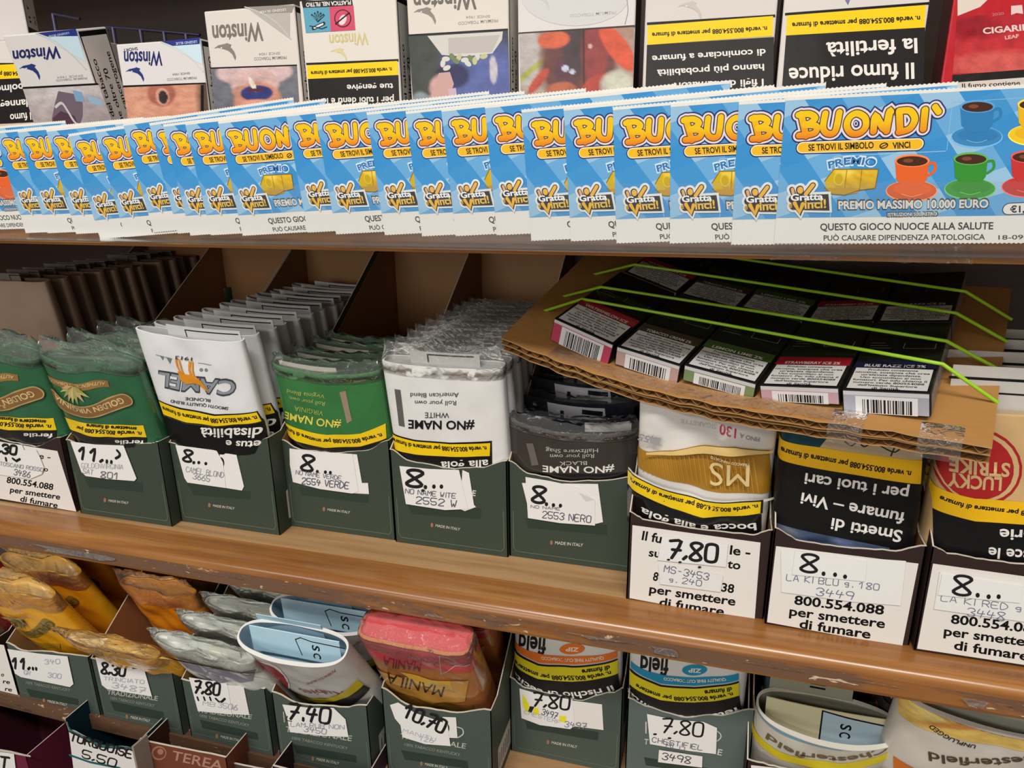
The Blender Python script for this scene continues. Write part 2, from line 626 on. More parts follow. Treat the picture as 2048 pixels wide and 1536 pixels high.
    def I(s, tl, tr, br, bl, base, blobs, nx=64, ny=48):
        """a printed picture: soft colour patches (u, v, ru, rv, colour, hardness[, angle]) over a base colour"""
        vs, cc, fs = [], [], []
        b0 = [lin(c) for c in base]
        for j in range(ny + 1):
            for i in range(nx + 1):
                u, v = i / nx, j / ny
                p = tuple((tl[q] * (1 - u) + tr[q] * u) * (1 - v) + (bl[q] * (1 - u) + br[q] * u) * v for q in (0, 1))
                vs.append(s.L(p))
                c = [b0[0][q] * (1 - v) + b0[-1][q] * v for q in range(3)]
                for bl_ in blobs:
                    a = math.radians(bl_[6]) if len(bl_) > 6 else 0.0
                    du, dv = u - bl_[0], v - bl_[1]
                    du, dv = du * math.cos(a) + dv * math.sin(a), -du * math.sin(a) + dv * math.cos(a)
                    r = math.sqrt((du / bl_[2]) ** 2 + (dv / bl_[3]) ** 2)
                    w = min(1.0, max(0.0, (1.0 - r) * bl_[5] * 1.5 + 0.5))
                    k = lin(bl_[4])
                    c = [c[q] * (1 - w) + k[q] * w for q in range(3)]
                g = 1 + .22 * MN.noise((u * 9, v * 9, 1.3)) + .16 * MN.noise((u * 26, v * 26, 4.1))
                cc.append((*[q * g for q in c], 1.0))
        for j in range(ny):
            for i in range(nx):
                a = j * (nx + 1) + i
                fs.append([a, a + 1, a + nx + 2, a + nx + 1])
        s.raw(vs, fs, cc)
        s.nxt()

    def emit(s, mb, mp=None, mat=0, xs=None, zs=None):
        mp = mp or (lambda x, off, z: (x, -off, z))
        s.nxt()
        lay_, flat = [], []
        for grp, bb in s.items:
            k = 0
            for k2, b2 in lay_:
                if k2 >= k and bb[0] < b2[1] and bb[1] > b2[0] and bb[2] < b2[3] and bb[3] > b2[2]:
                    k = k2 + 1
            lay_.append((k, bb))
            flat += [(it[0], it[1], it[2], s.base + k * s.dk) for it in grp]
        for vs3, fs, cols, off0 in flat:
            off = off0
            vs = [(p[0], p[1]) for p in vs3]
            if xs:
                bm = bmesh.new()
                lay = bm.verts.layers.float_color.new('c')
                bv = [bm.verts.new((p[0], p[2], p[1])) for p in vs3]
                for q, c in zip(bv, cols):
                    q[lay] = c
                for f in fs:
                    try:
                        bm.faces.new([bv[i] for i in f])
                    except ValueError:
                        pass
                for ax, ls in ((0, xs), (2, zs)):
                    lo, hi = min(p[0 if ax == 0 else 1] for p in vs), max(p[0 if ax == 0 else 1] for p in vs)
                    no = (1, 0, 0) if ax == 0 else (0, 0, 1)
                    for l in (ls or ()):
                        if lo < l < hi:
                            bmesh.ops.bisect_plane(bm, geom=bm.verts[:] + bm.edges[:] + bm.faces[:], dist=1e-7, plane_co=(l, 0, 0) if ax == 0 else (0, 0, l), plane_no=no)
                bm.verts.index_update()
                mb.add([mp(q.co.x, off + q.co.y, q.co.z) for q in bm.verts], [[q.index for q in f.verts] for f in bm.faces], [tuple(q[lay]) for q in bm.verts], mat, True)
                bm.free()
            else:
                mb.add([mp(p[0], off + p[2], p[1]) for p in vs3], fs, cols, mat)


WHITE, BLACK, YEL = (232, 228, 222), (17, 16, 16), (242, 204, 22)

# ------------------------------------------------------------------ the shelving
ORIG = FR(0, 0, 0)
ZM, ZT, ZB, ZL = 1.227, 1.4425, 1.075, 0.965       # floors of the middle, top, bottom and lowest tiers
XL, XR = -0.86, 0.52


def board(name, prof, mats, label, split):
    """profile (y,z,mat) swept along x; the first mesh is the board, the second its front moulding"""
    root = thing(name, FR(0, 0, 0), label, 'shelf')
    for part, pr, m in split:
        mb = MB()
        n = len(pr)
        vs = [(x, y, z) for x in (XL, XR) for y, z in pr]
        fs = [[i, (i + 1) % n, (i + 1) % n + n, i + n] for i in range(n)]
        mb.add(vs, fs, (150, 105, 65), 0)
        mb.add([(XL, y, z) for y, z in pr], [list(range(n))], (150, 105, 65))
        mb.add([(XR, y, z) for y, z in pr], [list(range(n))], (150, 105, 65))
        o = mb.build(part, m, root)
        if part == 'rounded_nosing':
            for p in o.data.polygons:
                p.use_smooth = abs(p.normal.x) < 0.5
            o.data.set_sharp_from_angle(angle=math.radians(35))
    return root


nose = [(-0.024, ZM - .0001), (-0.034, ZM - .0006)] + [(-0.0390 - 0.0082 * math.sin(t), ZM - .0074 + 0.0067 * math.cos(t)) for t in [math.pi / 2 * q / 8 for q in range(9)]]
front = [(-0.0471, ZM - .0074), (-0.0471, 1.2116), (-0.034, 1.2116), (-0.034, ZM - .0074)]
cham = [(-0.0471, 1.2116), (-0.0462, 1.2096), (-0.024, 1.2096), (-0.024, 1.2116)]
mid = board('shelf_board', None, None, 'brown middle shelf board with a worn rounded front edge under the green cartons',
            [('board', [(-0.024, ZM), (0.19, ZM), (0.19, 1.2096), (-0.024, 1.2096)], M_BOARD), ('rounded_nosing', nose + [(-0.024, ZM - .0074)], M_NOSE), ('front_strip', front, M_FRONT), ('bottom_bead', cham, M_NOSE)])
top = board('shelf_board', None, None, 'brown upper shelf board showing as a thin strip under the blue lottery tickets',
            [('board', [(-0.045, ZT), (0.19, ZT), (0.19, 1.4125), (-0.045, 1.4125)], M_BOARD), ('front_strip', [(-0.05, ZT), (-0.045, ZT), (-0.045, 1.4125), (-0.0485, 1.4125), (-0.05, 1.414)], M_NOSE)])
bot = board('shelf_board', None, None, 'brown lower shelf board with the maroon and teal cartons below it',
            [('board', [(-0.034, ZB), (0.19, ZB), (0.19, 1.0625), (-0.034, 1.0625)], M_BOARD), ('front_strip', [(-0.0405, ZB), (-0.034, ZB), (-0.034, 1.0625), (-0.0405, 1.0625)], M_LOWF)])
low = board('shelf_board', None, None, 'lowest shelf board under the maroon and teal cartons', [('board', [(-0.1, ZL), (0.19, ZL), (0.19, ZL - .015), (-0.1, ZL - .015)], M_BOARD)])
for z0, z1, n in ((ZL - .015, 1.72, 'wall_back'),):
    mb = MB()
    mb.box(XL, XR, 0.19, 0.205, z0, z1, (50, 32, 22))
    o = mb.build('wall_back', M_DARKW)
    o['kind'] = 'structure'
for x, n in ((XL - .015, 'wall_left'), (XR, 'wall_right')):
    mb = MB()
    mb.box(x, x + .015, -0.04, 0.205, ZL - .015, 1.72, (60, 40, 28))
    o = mb.build(n, M_DARKW)
    o['kind'] = 'structure'
mb = MB()
mb.box(XL, XR, -0.03, 0.19, 1.66, 1.675, (60, 40, 28))
o = mb.build('ceiling', M_DARKW)
o['kind'] = 'structure'

# bits of old tape left on the moulding
rnd = random.Random(5)
root = thing('tape_residue', FR(0, 0, 0), 'scraps of clear sticky tape left on the front of the middle shelf', 'tape')
for k, (px, py, w, h, rot) in enumerate([(150, 1103, 180, 20, .17), (420, 1125, 140, 22, .17), (640, 1165, 60, 14, .2), (1000, 1225, 120, 18, .17), (1200, 1270, 160, 20, .17), (1330, 1300, 60, 26, .3), (1560, 1300, 150, 24, .17), (1760, 1340, 120, 26, .17), (1950, 1400, 60, 40, .5), (2010, 1395, 50, 30, .3), (870, 1237, 40, 20, .4)]):
    fr = FR(0, -0.0482, 0)
    a = Art(fr)
    pts = []
    for q in range(14):
        t = q * 2 * math.pi / 14
        rr = rnd.uniform(.65, 1.1)
        x, y = w / 2 * rr * math.cos(t), h / 2 * rr * math.sin(t)
        z = a.L((px + x * math.cos(rot) - y * math.sin(rot), py + x * math.sin(rot) + y * math.cos(rot)))
        pts.append((z[0], min(max(z[1], 1.2135), ZM - .0095)))
    mb = MB()
    mb.prism(pts, -0.0002, 0.0, WHITE, mp=lambda x, y, z: (x, y - 0.0482 - rnd.uniform(0, .0005), z))
    mb.build('tape_scrap', M_TAPE, root)


# ------------------------------------------------------------------ cigarette packs
EAGLE = [(0, 35), (35, 10), (85, 0), (100, -7), (135, 5), (125, 20), (155, 55), (170, 95), (165, 125), (140, 75), (110, 50), (75, 38), (50, 30), (25, 27)]


def eagle(A, tl, k, col, rot=0.0):
    c, s = math.cos(rot), math.sin(rot)
    A.Q([(tl[0] + (x * c - y * s) * k, tl[1] + (x * s + y * c) * k) for x, y in EAGLE], col)
    A.E((tl[0] + 60 * k, tl[1] + 30 * k), 6 * k, 5 * k, WHITE)


def pack(name, label, fr, x0, x1, z0, z1, t, front_col, art, side_r=None, side_l=None, mat=None, cat='cigarette pack', group='cigarette packs on the top shelf'):
    mb = MB()
    mb.box(x0, x1, 0, t, z0, z1, front_col, 0, 0.0007)
    A = Art(fr)
    art(A)
    A.emit(mb)
    for side, xs, sg in ((side_r, x1, 1), (side_l, x0, -1)):
        if side:
            B = Art(fr)
            side(B, t, z0, z1)
            B.emit(mb, (lambda x, off, z, xs=xs: (xs + off, x, z)) if sg > 0 else (lambda x, off, z, xs=xs: (xs - off, t - x, z)))
    o = mb.build(name, mat or M_GLOSS, None, fr)
    tag(o, label, cat, group)
    return o


def side_warn(lines, bg=(224, 218, 212), edge=BLACK, flip=True):
    def f(B, t, z0, z1):
        B.poly([(0.0008, z0 + .001), (t - .0008, z0 + .001), (t - .0008, z1 - .001), (0.0008, z1 - .001)], edge)
        B.poly([(0.0015, z0 + .012), (t - .0015, z0 + .012), (t - .0015, z1 - .0035), (0.0015, z1 - .0035)], bg)
        n = len(lines)
        for i, l in enumerate(lines):
            x = 0.0022 + (t - .0044) * (i + .75) / n
            zz = z0 + .015
            L = min(len(l) * .0026, z1 - z0 - .022)
            B.t(l, x, zz, x, zz + L, .0031, BLACK)
    return f


def side_plain(col):
    def f(B, t, z0, z1):
        B.poly([(0.0008, z0 + .001), (t - .0008, z0 + .001), (t - .0008, z1 - .001), (0.0008, z1 - .001)], col)
    return f


LUNGW = ['Il fumo del tabacco', 'contiene oltre 70', 'sostanze cancerogene']
YP = -0.016


def hb(A, x0, x1, y0, y1, col, sl0=0.0):
    A.Q([(x0, y0), (x1, y0 - sl0), (x1, y1 - sl0), (x0, y1)], col)


# leaning white and blue pack
f1 = FR(-0.36, -0.0128, ZT + .002, 13, 0, 0)
def a_(A):
    A.Q([(75, 66), (152, 58), (172, 125)], (196, 220, 232))
    A.Q([(75, 66), (152, 58), (156, 72), (95, 73)], (38, 52, 130))
    A.K([(72, 66), (110, 82), (145, 110), (172, 138)], 2, (200, 205, 200), True)
    A.T('LEGEND BLUE', (138, 64), (98, 71), 4, (190, 200, 230))
    A.T('Winston', (120, 92), (25, 102), 24, (30, 40, 100), .02)
    eagle(A, (38, 129), .25, (40, 55, 120))
    A.T('SINCE 1954', (166, 149), (114, 153), 4, (170, 170, 170))
    A.T('PREMIUM TOBACCO', (174, 154), (112, 159), 4, (160, 160, 165))
    A.Q([(45, 174), (196, 166), (198, 170), (46, 178)], BLACK)
    A.I((46, 178), (198, 170), (232, 262), (76, 270), [(190, 180, 180), (172, 162, 164)], [(.5, .2, .5, .2, (200, 192, 194), 1), (.85, .6, .3, .4, (164, 154, 158), 1)])
    A.Q([(117, 182), (150, 188), (166, 206), (166, 232), (158, 258), (110, 264), (104, 238), (110, 208)], (112, 98, 112))
    A.Q([(106, 236), (122, 222), (150, 232), (162, 262), (108, 266)], (82, 58, 74))
    A.Q([(146, 180), (164, 184), (170, 204), (152, 202)], (124, 164, 200))
    A.K([(112, 214), (124, 206), (136, 222), (150, 244), (166, 256)], 4, (206, 200, 204), True)
    A.Q([(172, 188), (204, 200), (206, 212), (180, 206)], (150, 178, 204))
x0, x1 = f1.L(5, 72)[0], f1.L(152, 58)[0]
pack('cigarette_pack', 'white and blue cigarette pack leaning forward, left of the shorter blue pack', f1, x0, x1, 0, f1.L(80, 65)[1], .021, (218, 214, 212), a_, side_warn(LUNGW))
f2 = FR(0, YP, 0)
def a_(A):
    A.Q([(322, 84), (400, 75), (406, 130)], (200, 222, 232))
    A.Q([(322, 83), (400, 75), (400, 88), (345, 92)], (38, 52, 130))
    A.K([(322, 84), (360, 100), (388, 122), (406, 143)], 2, (205, 208, 205), True)
    A.T('LEGEND BLUE', (394, 81), (352, 85), 5, (200, 208, 235))
    A.T('SHORT', (275, 94), (246, 98), 6, (40, 45, 60))
    A.T('Winston', (325, 103), (248, 104), 28, (30, 40, 100), .02)
    eagle(A, (251, 136), .22, (40, 55, 120))
    A.T('SINCE 1954', (380, 144), (345, 147), 4, (150, 150, 155))
    A.T('PREMIUM TOBACCO', (393, 153), (334, 157), 5, (150, 150, 155))
    A.Q([(246, 171), (412, 165), (412, 169), (246, 176)], BLACK)
    A.I((247, 175), (412, 168), (420, 245), (258, 255), [(190, 128, 104), (178, 112, 88)], [(.2, .35, .3, .6, (206, 150, 126), 1), (.75, .4, .35, .4, (206, 148, 124), 1), (.45, .2, .17, .32, (166, 98, 84), 3), (.46, .27, .085, .22, (196, 148, 130), 6), (.465, .29, .055, .17, (52, 46, 44), 6), (1, .6, .12, .9, (90, 70, 56), 1)])
    hb(A, 402, 408, 170, 225, BLACK)
pack('cigarette_pack', 'short white and blue cigarette pack with a close-up skin picture', f2, f2.L(232, 90)[0], f2.L(400, 75)[0], ZT + .001, f2.L(310, 83)[1], .021, (216, 212, 212), a_, side_warn(LUNGW))
def a_(A):
    A.Q([(492, 14), (580, 10), (580, 78)], (180, 175, 168))
    A.Q([(492, 14), (588, 10), (584, 25), (525, 27)], (148, 140, 132))
    A.K([(490, 14), (525, 27), (555, 47), (582, 78)], 2, (196, 192, 186), True)
    A.T('LEGEND SILVER', (572, 17), (520, 22), 5, (225, 222, 218))
    A.T('Winston', (525, 45), (424, 52), 36, (120, 112, 104), .02)
    eagle(A, (428, 88), .26, (132, 126, 118))
    A.T('SINCE 1954', (560, 104), (518, 106), 5, (160, 155, 150))
    A.T('PREMIUM TOBACCO', (573, 112), (508, 115), 6, (150, 145, 140))
    A.Q([(421, 135), (594, 129), (594, 133), (421, 139)], BLACK)
    A.I((422, 138), (594, 132), (600, 225), (430, 232), [(112, 114, 122), (104, 106, 116)], [(.5, .1, .44, .3, (206, 178, 178), 5), (.5, .35, .28, .3, (204, 172, 168), 4), (.52, .75, .28, .45, (196, 136, 116), 4), (.36, .5, .14, .12, (190, 140, 122), 4), (.51, .55, .19, .17, (52, 58, 116), 5), (.5, .8, .2, .12, (214, 150, 130), 3), (.47, .36, .03, .16, (225, 215, 200), 6, -12), (.5, .48, .1, .04, (90, 40, 50), 4)])
pack('cigarette_pack', 'white and silver cigarette pack with an upside-down smoking face picture', f2, f2.L(407, 20)[0], f2.L(588, 10)[0], ZT + .001, f2.L(500, 15)[1], .021, (216, 209, 202), a_, side_warn(LUNGW))
def a_(A):
    A.Q([(603, 2), (704, -2), (706, 12), (606, 16)], (30, 28, 30))
    A.T('PLASTICA NEL FILTRO', (702, 1), (612, 6), 8, (230, 225, 220), .03)
    A.Q([(606, 16), (659, 14), (662, 63), (612, 66)], (92, 160, 186))
    A.Q([(659, 14), (707, 11), (711, 60), (662, 63)], (206, 76, 104))
    for k in range(5):
        A.K([(636, 42), (624 + k * 6, 24 + abs(k - 2) * 3)], 3.2, (30, 30, 36))
        A.K([(636, 41), (625 + k * 5.6, 26 + abs(k - 2) * 3)], 1.4, (92, 160, 186))
    A.K([(627, 57), (648, 47)], 6, (30, 30, 36))
    A.K([(629, 56), (646, 48)], 3, (225, 230, 230))
    A.K([(620, 52), (632, 54), (644, 58), (654, 54)], 1.5, (30, 30, 36))
    A.E((686, 37), 17, 18, (40, 20, 30))
    A.E((686, 37), 15, 16, (206, 76, 104))
    A.E((686, 40), 7, 11, (235, 210, 215), .4)
    A.K([(672, 48), (699, 26)], 2.5, (40, 20, 30))
    A.T('Winston', (736, 65), (658, 70), 24, (206, 192, 130), .016)
    eagle(A, (660, 97), .2, (212, 200, 150))
    A.Q([(612, 126), (797, 118), (797, 123), (613, 130)], BLACK)
    A.Q([(614, 131), (795, 122), (797, 150), (616, 158)], YEL)
    A.T('n. verde 800.554.088 per smettere di fumare', (784, 135), (622, 143), 8, BLACK, .03)
    A.Q([(616, 158), (797, 150), (800, 230), (622, 235)], (33, 29, 30))
    A.T('tue gengive', (787, 167), (694, 170), 12, WHITE, .02)
    A.T('per i tuoi denti e le', (788, 193), (645, 197), 13, WHITE, .02)
pack('cigarette_pack', 'white cigarette pack with blue and pink filter squares above a yellow band', f2, f2.L(598, 2)[0], f2.L(792, 0)[0], ZT + .001, 1.5292, .021, (220, 214, 206), a_, side_warn(LUNGW))
def a_(A):
    A.T('Winston', (952, -22), (826, -16), 40, (110, 104, 98), .02)
    eagle(A, (827, 16), .265, (140, 132, 124))
    A.T('SINCE 1954', (980, 30), (932, 32), 5, (170, 165, 158))
    A.T('PREMIUM TOBACCO', (996, 38), (916, 44), 6, (165, 160, 152))
    A.Q([(816, 69), (1016, 57), (1016, 62), (816, 74)], BLACK)
    A.I((817, 73), (1016, 61), (1020, 215), (828, 225), [(60, 64, 76), (76, 90, 136)], [(.1, .45, .2, .7, (62, 68, 62), 2), (.72, .7, .42, .55, (84, 96, 156), 1.5), (.3, .62, .09, .2, (38, 38, 58), 2, 10), (.45, .55, .14, .16, (40, 44, 84), 2), (.28, .68, .1, .16, (200, 158, 154), 2, 10), (.22, .9, .14, .12, (196, 150, 146), 2), (.84, .5, .04, .18, (186, 182, 190), 3), (.08, .88, .1, .14, (130, 146, 156), 2)])
    A.Q([(855, 72), (1006, 63), (1004, 80), (985, 107), (930, 113), (884, 110)], (204, 202, 194))
    A.Q([(897, 76), (1000, 70), (984, 104), (897, 108)], (184, 178, 174))
    for k_, (x_, y_, c_) in enumerate(((892, 118, 0), (905, 114, 1), (918, 115, 2), (930, 120, 0), (942, 117, 1), (955, 114, 0), (968, 113, 2), (936, 127, 0), (886, 127, 0), (894, 136, 0), (912, 122, 1), (950, 122, 2))):
        A.E((x_, y_), 8, 5, ((206, 206, 196), (110, 128, 84), (190, 188, 140))[c_], k_)
    A.Q([(878, 146), (900, 144), (908, 168), (902, 186), (884, 204), (858, 210), (864, 186)], (196, 156, 152))
    A.Q([(896, 178), (912, 176), (914, 192), (900, 198)], (196, 170, 190))
pack('cigarette_pack', 'white cigarette pack with a white coffin picture on blue', f2, f2.L(813, 0)[0], f2.L(1017, 0)[0], ZT + .001, 1.5365, .021, (218, 210, 200), a_, side_warn(LUNGW), side_plain((30, 28, 28)))
def a_(A):
    A.E((1150, -8), 108, 60, (206, 204, 204))
    A.K([(1252, -10), (1256, 20), (1250, 48)], 1.5, (150, 150, 152), True)
    eagle(A, (1055, -12), .26, (196, 194, 194))
    A.T('PREMIUM TOBACCO', (1232, 22), (1140, 29), 6, (176, 174, 174))
    A.Q([(1037, 65), (1270, 50), (1270, 54), (1037, 69)], (60, 50, 48))
    A.I((1038, 68), (1268, 54), (1266, 185), (1042, 202), [(160, 128, 112), (176, 160, 150)], [(.06, .3, .12, .5, (180, 172, 170), 2), (.1, .55, .035, .5, (160, 164, 80), 4, 38), (.52, .5, .34, .62, (104, 64, 60), 3), (.42, .6, .12, .26, (90, 56, 66), 3), (.48, .3, .1, .4, (70, 56, 62), 2), (.66, .35, .12, .45, (140, 62, 62), 2.5), (.56, .5, .012, .6, (60, 34, 36), 5), (.3, .12, .14, .13, (204, 96, 66), 4, -10), (.86, .3, .1, .4, (206, 84, 58), 4, -20), (.16, .72, .05, .2, (180, 76, 60), 4, 25), (.66, .85, .1, .2, (170, 66, 56), 3, 30), (.36, .9, .14, .14, (176, 100, 72), 3), (.4, .56, .03, .05, (196, 200, 224), 3), (.46, .62, .025, .04, (190, 190, 214), 3), (.62, .25, .02, .04, (220, 180, 180), 3), (.85, .85, .14, .2, (196, 196, 180), 2)])
pack('cigarette_pack', 'white cigarette pack with a red and purple organ picture', f2, f2.L(1035, 0)[0], f2.L(1272, 0)[0], ZT + .001, 1.534, .021, (214, 210, 208), a_, side_plain((28, 26, 26)), side_warn(LUNGW))
def a_(A):
    eagle(A, (1356, 4), .28, (196, 188, 184))
    A.Q([(1294, 45), (1550, 29), (1551, 34), (1294, 50)], BLACK)
    A.Q([(1295, 51), (1546, 32), (1545, 72), (1295, 90)], YEL)
    A.T('n. verde 800.554.088 per smettere di fumare', (1534, 53), (1304, 66), 9, BLACK, .03)
    A.Q([(1294, 90), (1548, 74), (1546, 200), (1290, 205)], (33, 29, 30))
    A.T('di cominciare a fumare', (1531, 98), (1304, 112), 13, WHITE, .02)
    A.T('hanno più probabilità', (1528, 128), (1314, 140), 13, WHITE, .02)
    A.T('I figli dei fumatori', (1527, 158), (1348, 166), 14, WHITE, .02)
pack('cigarette_pack', 'pale cigarette pack with a dark warning in three white lines', f2, f2.L(1291, 0)[0], f2.L(1556, 0)[0], ZT + .001, 1.5345, .021, (212, 204, 200), a_, side_plain((24, 22, 22)), side_plain((24, 22, 22)))
def a_(A):
    A.Q([(1690, 0), (1700, 0), (1696, 10)], (110, 110, 160))
    A.Q([(1570, 26), (1858, 4), (1858, 9), (1570, 31)], BLACK)
    A.Q([(1574, 31), (1852, 10), (1848, 55), (1572, 71)], YEL)
    A.T('n. verde 800.554.088 per smettere di fumare', (1840, 32), (1584, 46), 10, BLACK, .03)
    A.Q([(1572, 71), (1850, 55), (1846, 190), (1562, 200)], (33, 29, 30))
    A.T('la fertilità', (1834, 77), (1652, 86), 29, WHITE, .02)
    A.T('Il fumo riduce', (1828, 126), (1577, 137), 31, WHITE, .02)
pack('cigarette_pack', 'pale cigarette pack with large two-line white warning on black', f2, f2.L(1568, 0)[0], f2.L(1860, 0)[0], ZT + .001, 1.5335, .021, (214, 208, 204), a_, None, side_plain((24, 22, 22)))
def a_(A):
    A.Q([(1915, -5), (1980, -5), (1960, 14), (1915, 32)], (222, 208, 196))
    A.I((1914, 34), (2090, 22), (2090, 140), (1905, 148), [(178, 34, 46), (196, 56, 60)], [(.2, .2, .3, .2, (150, 24, 36), 1), (.5, .85, .5, .2, (206, 90, 84), 1)])
    A.Q([(2022, 12), (2044, 10), (2046, 28), (2033, 26), (2022, 30)], (225, 200, 198))
    A.T('CIGARILLOS', (1966, 68), (2100, 56), 12, (232, 205, 200), .03)
    A.T('LEAF', (2010, 79), (2038, 75), 7, (225, 180, 178), .03)
    A.T('2020', (1984, 32), (2008, 29), 5, (200, 120, 122))
    A.Q([(1905, 150), (2090, 136), (2090, 160), (1903, 172)], (30, 26, 26))
    A.Q([(1912, 165), (2090, 152), (2090, 190), (1912, 190)], (214, 206, 198))
    A.T('Il fumo contiene', (1924, 176), (2040, 170), 9, BLACK)
pack('cigarillo_pack', 'red cellophaned cigarillo pack at the right end of the top shelf', f2, f2.L(1907, 0)[0], f2.L(2130, 0)[0], ZT + .001, 1.53, .016, (186, 30, 42), a_, None, side_plain((84, 14, 22)), M_SHINY)
f0 = FR(0, -0.002, 0)
def a_(A):
    A.Q([(-40, 126), (60, 126), (60, 130), (-40, 130)], BLACK)
    A.Q([(-40, 131), (36, 128), (46, 156), (-40, 160)], YEL)
    A.T('800.554.088 per smettere', (60, 142), (-50, 146), 8, BLACK, .03)
    A.Q([(-40, 160), (60, 156), (78, 244), (-40, 250)], (33, 29, 30))
    A.T('polmoni', (46, 167), (-24, 174), 15, WHITE, .02)
    A.T('danneggia', (62, 198), (-22, 205), 15, WHITE, .02)
    A.T('Il fumo', (66, 224), (20, 229), 15, WHITE, .02)
    A.I((-40, 250), (82, 244), (86, 290), (-40, 295), [(206, 180, 160), (196, 160, 140)], [(.4, .5, .2, .4, (190, 120, 100), 2)])
pack('cigarette_pack', 'cigarette pack cut by the left picture edge, black warning under a yellow band', f0, f0.L(-60, 90)[0], f0.L(76, 250)[0], ZT + .001, f0.L(30, 80)[1], .021, (214, 208, 202), a_, side_warn(LUNGW))
fa = FR(-0.4215, 0.024, f0.L(30, 80)[1] + .0006, 0, 31)
def a_(A):
    A.poly([(-.05, .002), (-.003, .002), (-.003, .004), (-.05, .004)], (190, 184, 178))
pack('cigarette_pack', 'white cigarette pack standing turned on top of another in the far left corner', fa, -0.056, 0, 0, .055, .021, (208, 202, 198), a_, side_warn(['Il f', 'si'], edge=(40, 38, 38)))
mb = MB()
mb.box(-0.56, -0.36, .014, .05, ZT + .001, f0.L(30, 80)[1], (176, 168, 160), 0, .0006)
o = mb.build('cigarette_carton', M_CARD)
tag(o, 'pale carton at far left behind the packs, carrying the turned white pack', 'carton')

# the wire rail of the pusher rack behind the short packs
root = thing('wire_divider_rack', FR(0, 0, 0), 'dark chromed wire divider rack behind the short blue pack', 'rack')
fw = FR(0, 0.03, 0)
for (a, b) in (((105, 28), (160, 38)), ((212, 54), (290, 60)), ((290, 60), (400, 70))):
    mb = MB()
    pa, pb = fw.L(*a), fw.L(*b)
    mb.tube([(pa[0], .03, pa[1]), (pb[0], .03, pb[1])], .0009, (70, 66, 92), n=8)
    mb.build('rail', M_FOIL, root)
for px, y0 in ((106, 28), (226, 55), (281, 60), (328, 64), (372, 68)):
    mb = MB()
    pa, pb = fw.L(px, y0), fw.L(px + 12, y0 + 110)
    mb.tube([(pa[0], .03, pa[1]), (pa[0], .03, ZT)], .0012, (90, 86, 110), n=8)
    mb.build('post', M_FOIL, root)

# ------------------------------------------------------------------ lottery tickets
TW, TH = 0.096, 0.0531
ft = FR(0.0212, -0.0647, 1.4187, 0, 0, 1.0)
ft.o = ft.at(ft.L(1549, 489)[0], 0, ft.L(1549, 489)[1])
ft = Fr(ft.o, ft.u, ft.v)
A = Art(ft, dk=0.000024, base=0.00005)
zb = A.L((1560, 436))[1]
BL = lambda y: (70, 150, 206)
A.raw([(0, zb), (TW, zb), (TW, TH - .0013), (0, TH - .0013)], [[0, 1, 2, 3]], [lin((128, 176, 212)), lin((120, 170, 210)), lin((74, 140, 190)), lin((78, 146, 196))])
A.nxt()
r_ = random.Random(3)
e1, e2 = (.0098, .0034), (-.0052, .0072)
for i in range(-3, 18):
    for j in range(-8, 14):
        px_, pz_ = i * e1[0] + j * e2[0], zb + i * e1[1] + j * e2[1]
        c = [(150, 192, 222), (56, 142, 204), (104, 168, 216), (64, 146, 206)][(i % 2) + 2 * (j % 2)]
        p = clip_poly([(px_, pz_), (px_ + e1[0], pz_ + e1[1]), (px_ + e1[0] + e2[0], pz_ + e1[1] + e2[1]), (px_ + e2[0], pz_ + e2[1])], 0, zb, TW, TH - .0013)
        if len(p) > 2:
            A.raw([(q[0], q[1], 0) for q in p], [list(range(len(p)))], [lin(c)] * len(p))
A.nxt()
A.K([(1662, 435), (1664, 318), (1672, 312), (1890, 302)], 1.2, (170, 205, 230))
A.K([(1893, 300), (1902, 205), (2048, 196)], 1.2, (140, 190, 225))
# bubble title
cz_ = None
def bub(px):
    return smooth_line([A.L(p) for p in px], 5)
LET = [[[(1602, 228), (1612, 272)], [(1597, 230), (1618, 228), (1630, 236), (1620, 246), (1610, 249)], [(1610, 250), (1632, 252), (1630, 265), (1612, 270), (1598, 271)]],
       [[(1650, 227), (1646, 255), (1655, 267), (1670, 262), (1678, 225)]],
       [[(1713, 227), (1698, 235), (1693, 252), (1702, 266), (1718, 266), (1730, 254), (1729, 236), (1713, 227)]],
       [[(1746, 263), (1750, 232), (1768, 258), (1777, 225), (1780, 224)], [(1772, 262), (1778, 226)]],
       [[(1797, 223), (1799, 262)], [(1797, 222), (1818, 222), (1828, 238), (1818, 257), (1797, 264)]],
       [[(1848, 220), (1845, 258)]], [[(1868, 214), (1875, 224)]]]
s1 = A.sc((1700, 240))
grad = lambda z: tuple(lin((240, 196, 20))[q] * (1 - k) + lin((232, 110, 24))[q] * k for k in [min(1, max(0, (A.L((1700, 246))[1] - z) / .0052))] for q in range(3)) + (1.0,)
for w, c in ((31, (40, 44, 96)), (25, (226, 214, 222)), (17, (70, 44, 30)), (13, grad)):
    for l in LET:
        for st in l:
            A.stroke(bub(st), (w if l is not LET[6] else w * .93) * s1, c, 14)
    A.nxt()
A.E((1711, 247), 4, 5, (226, 214, 222))
A.E((1711, 247), 2, 3, (40, 44, 60))
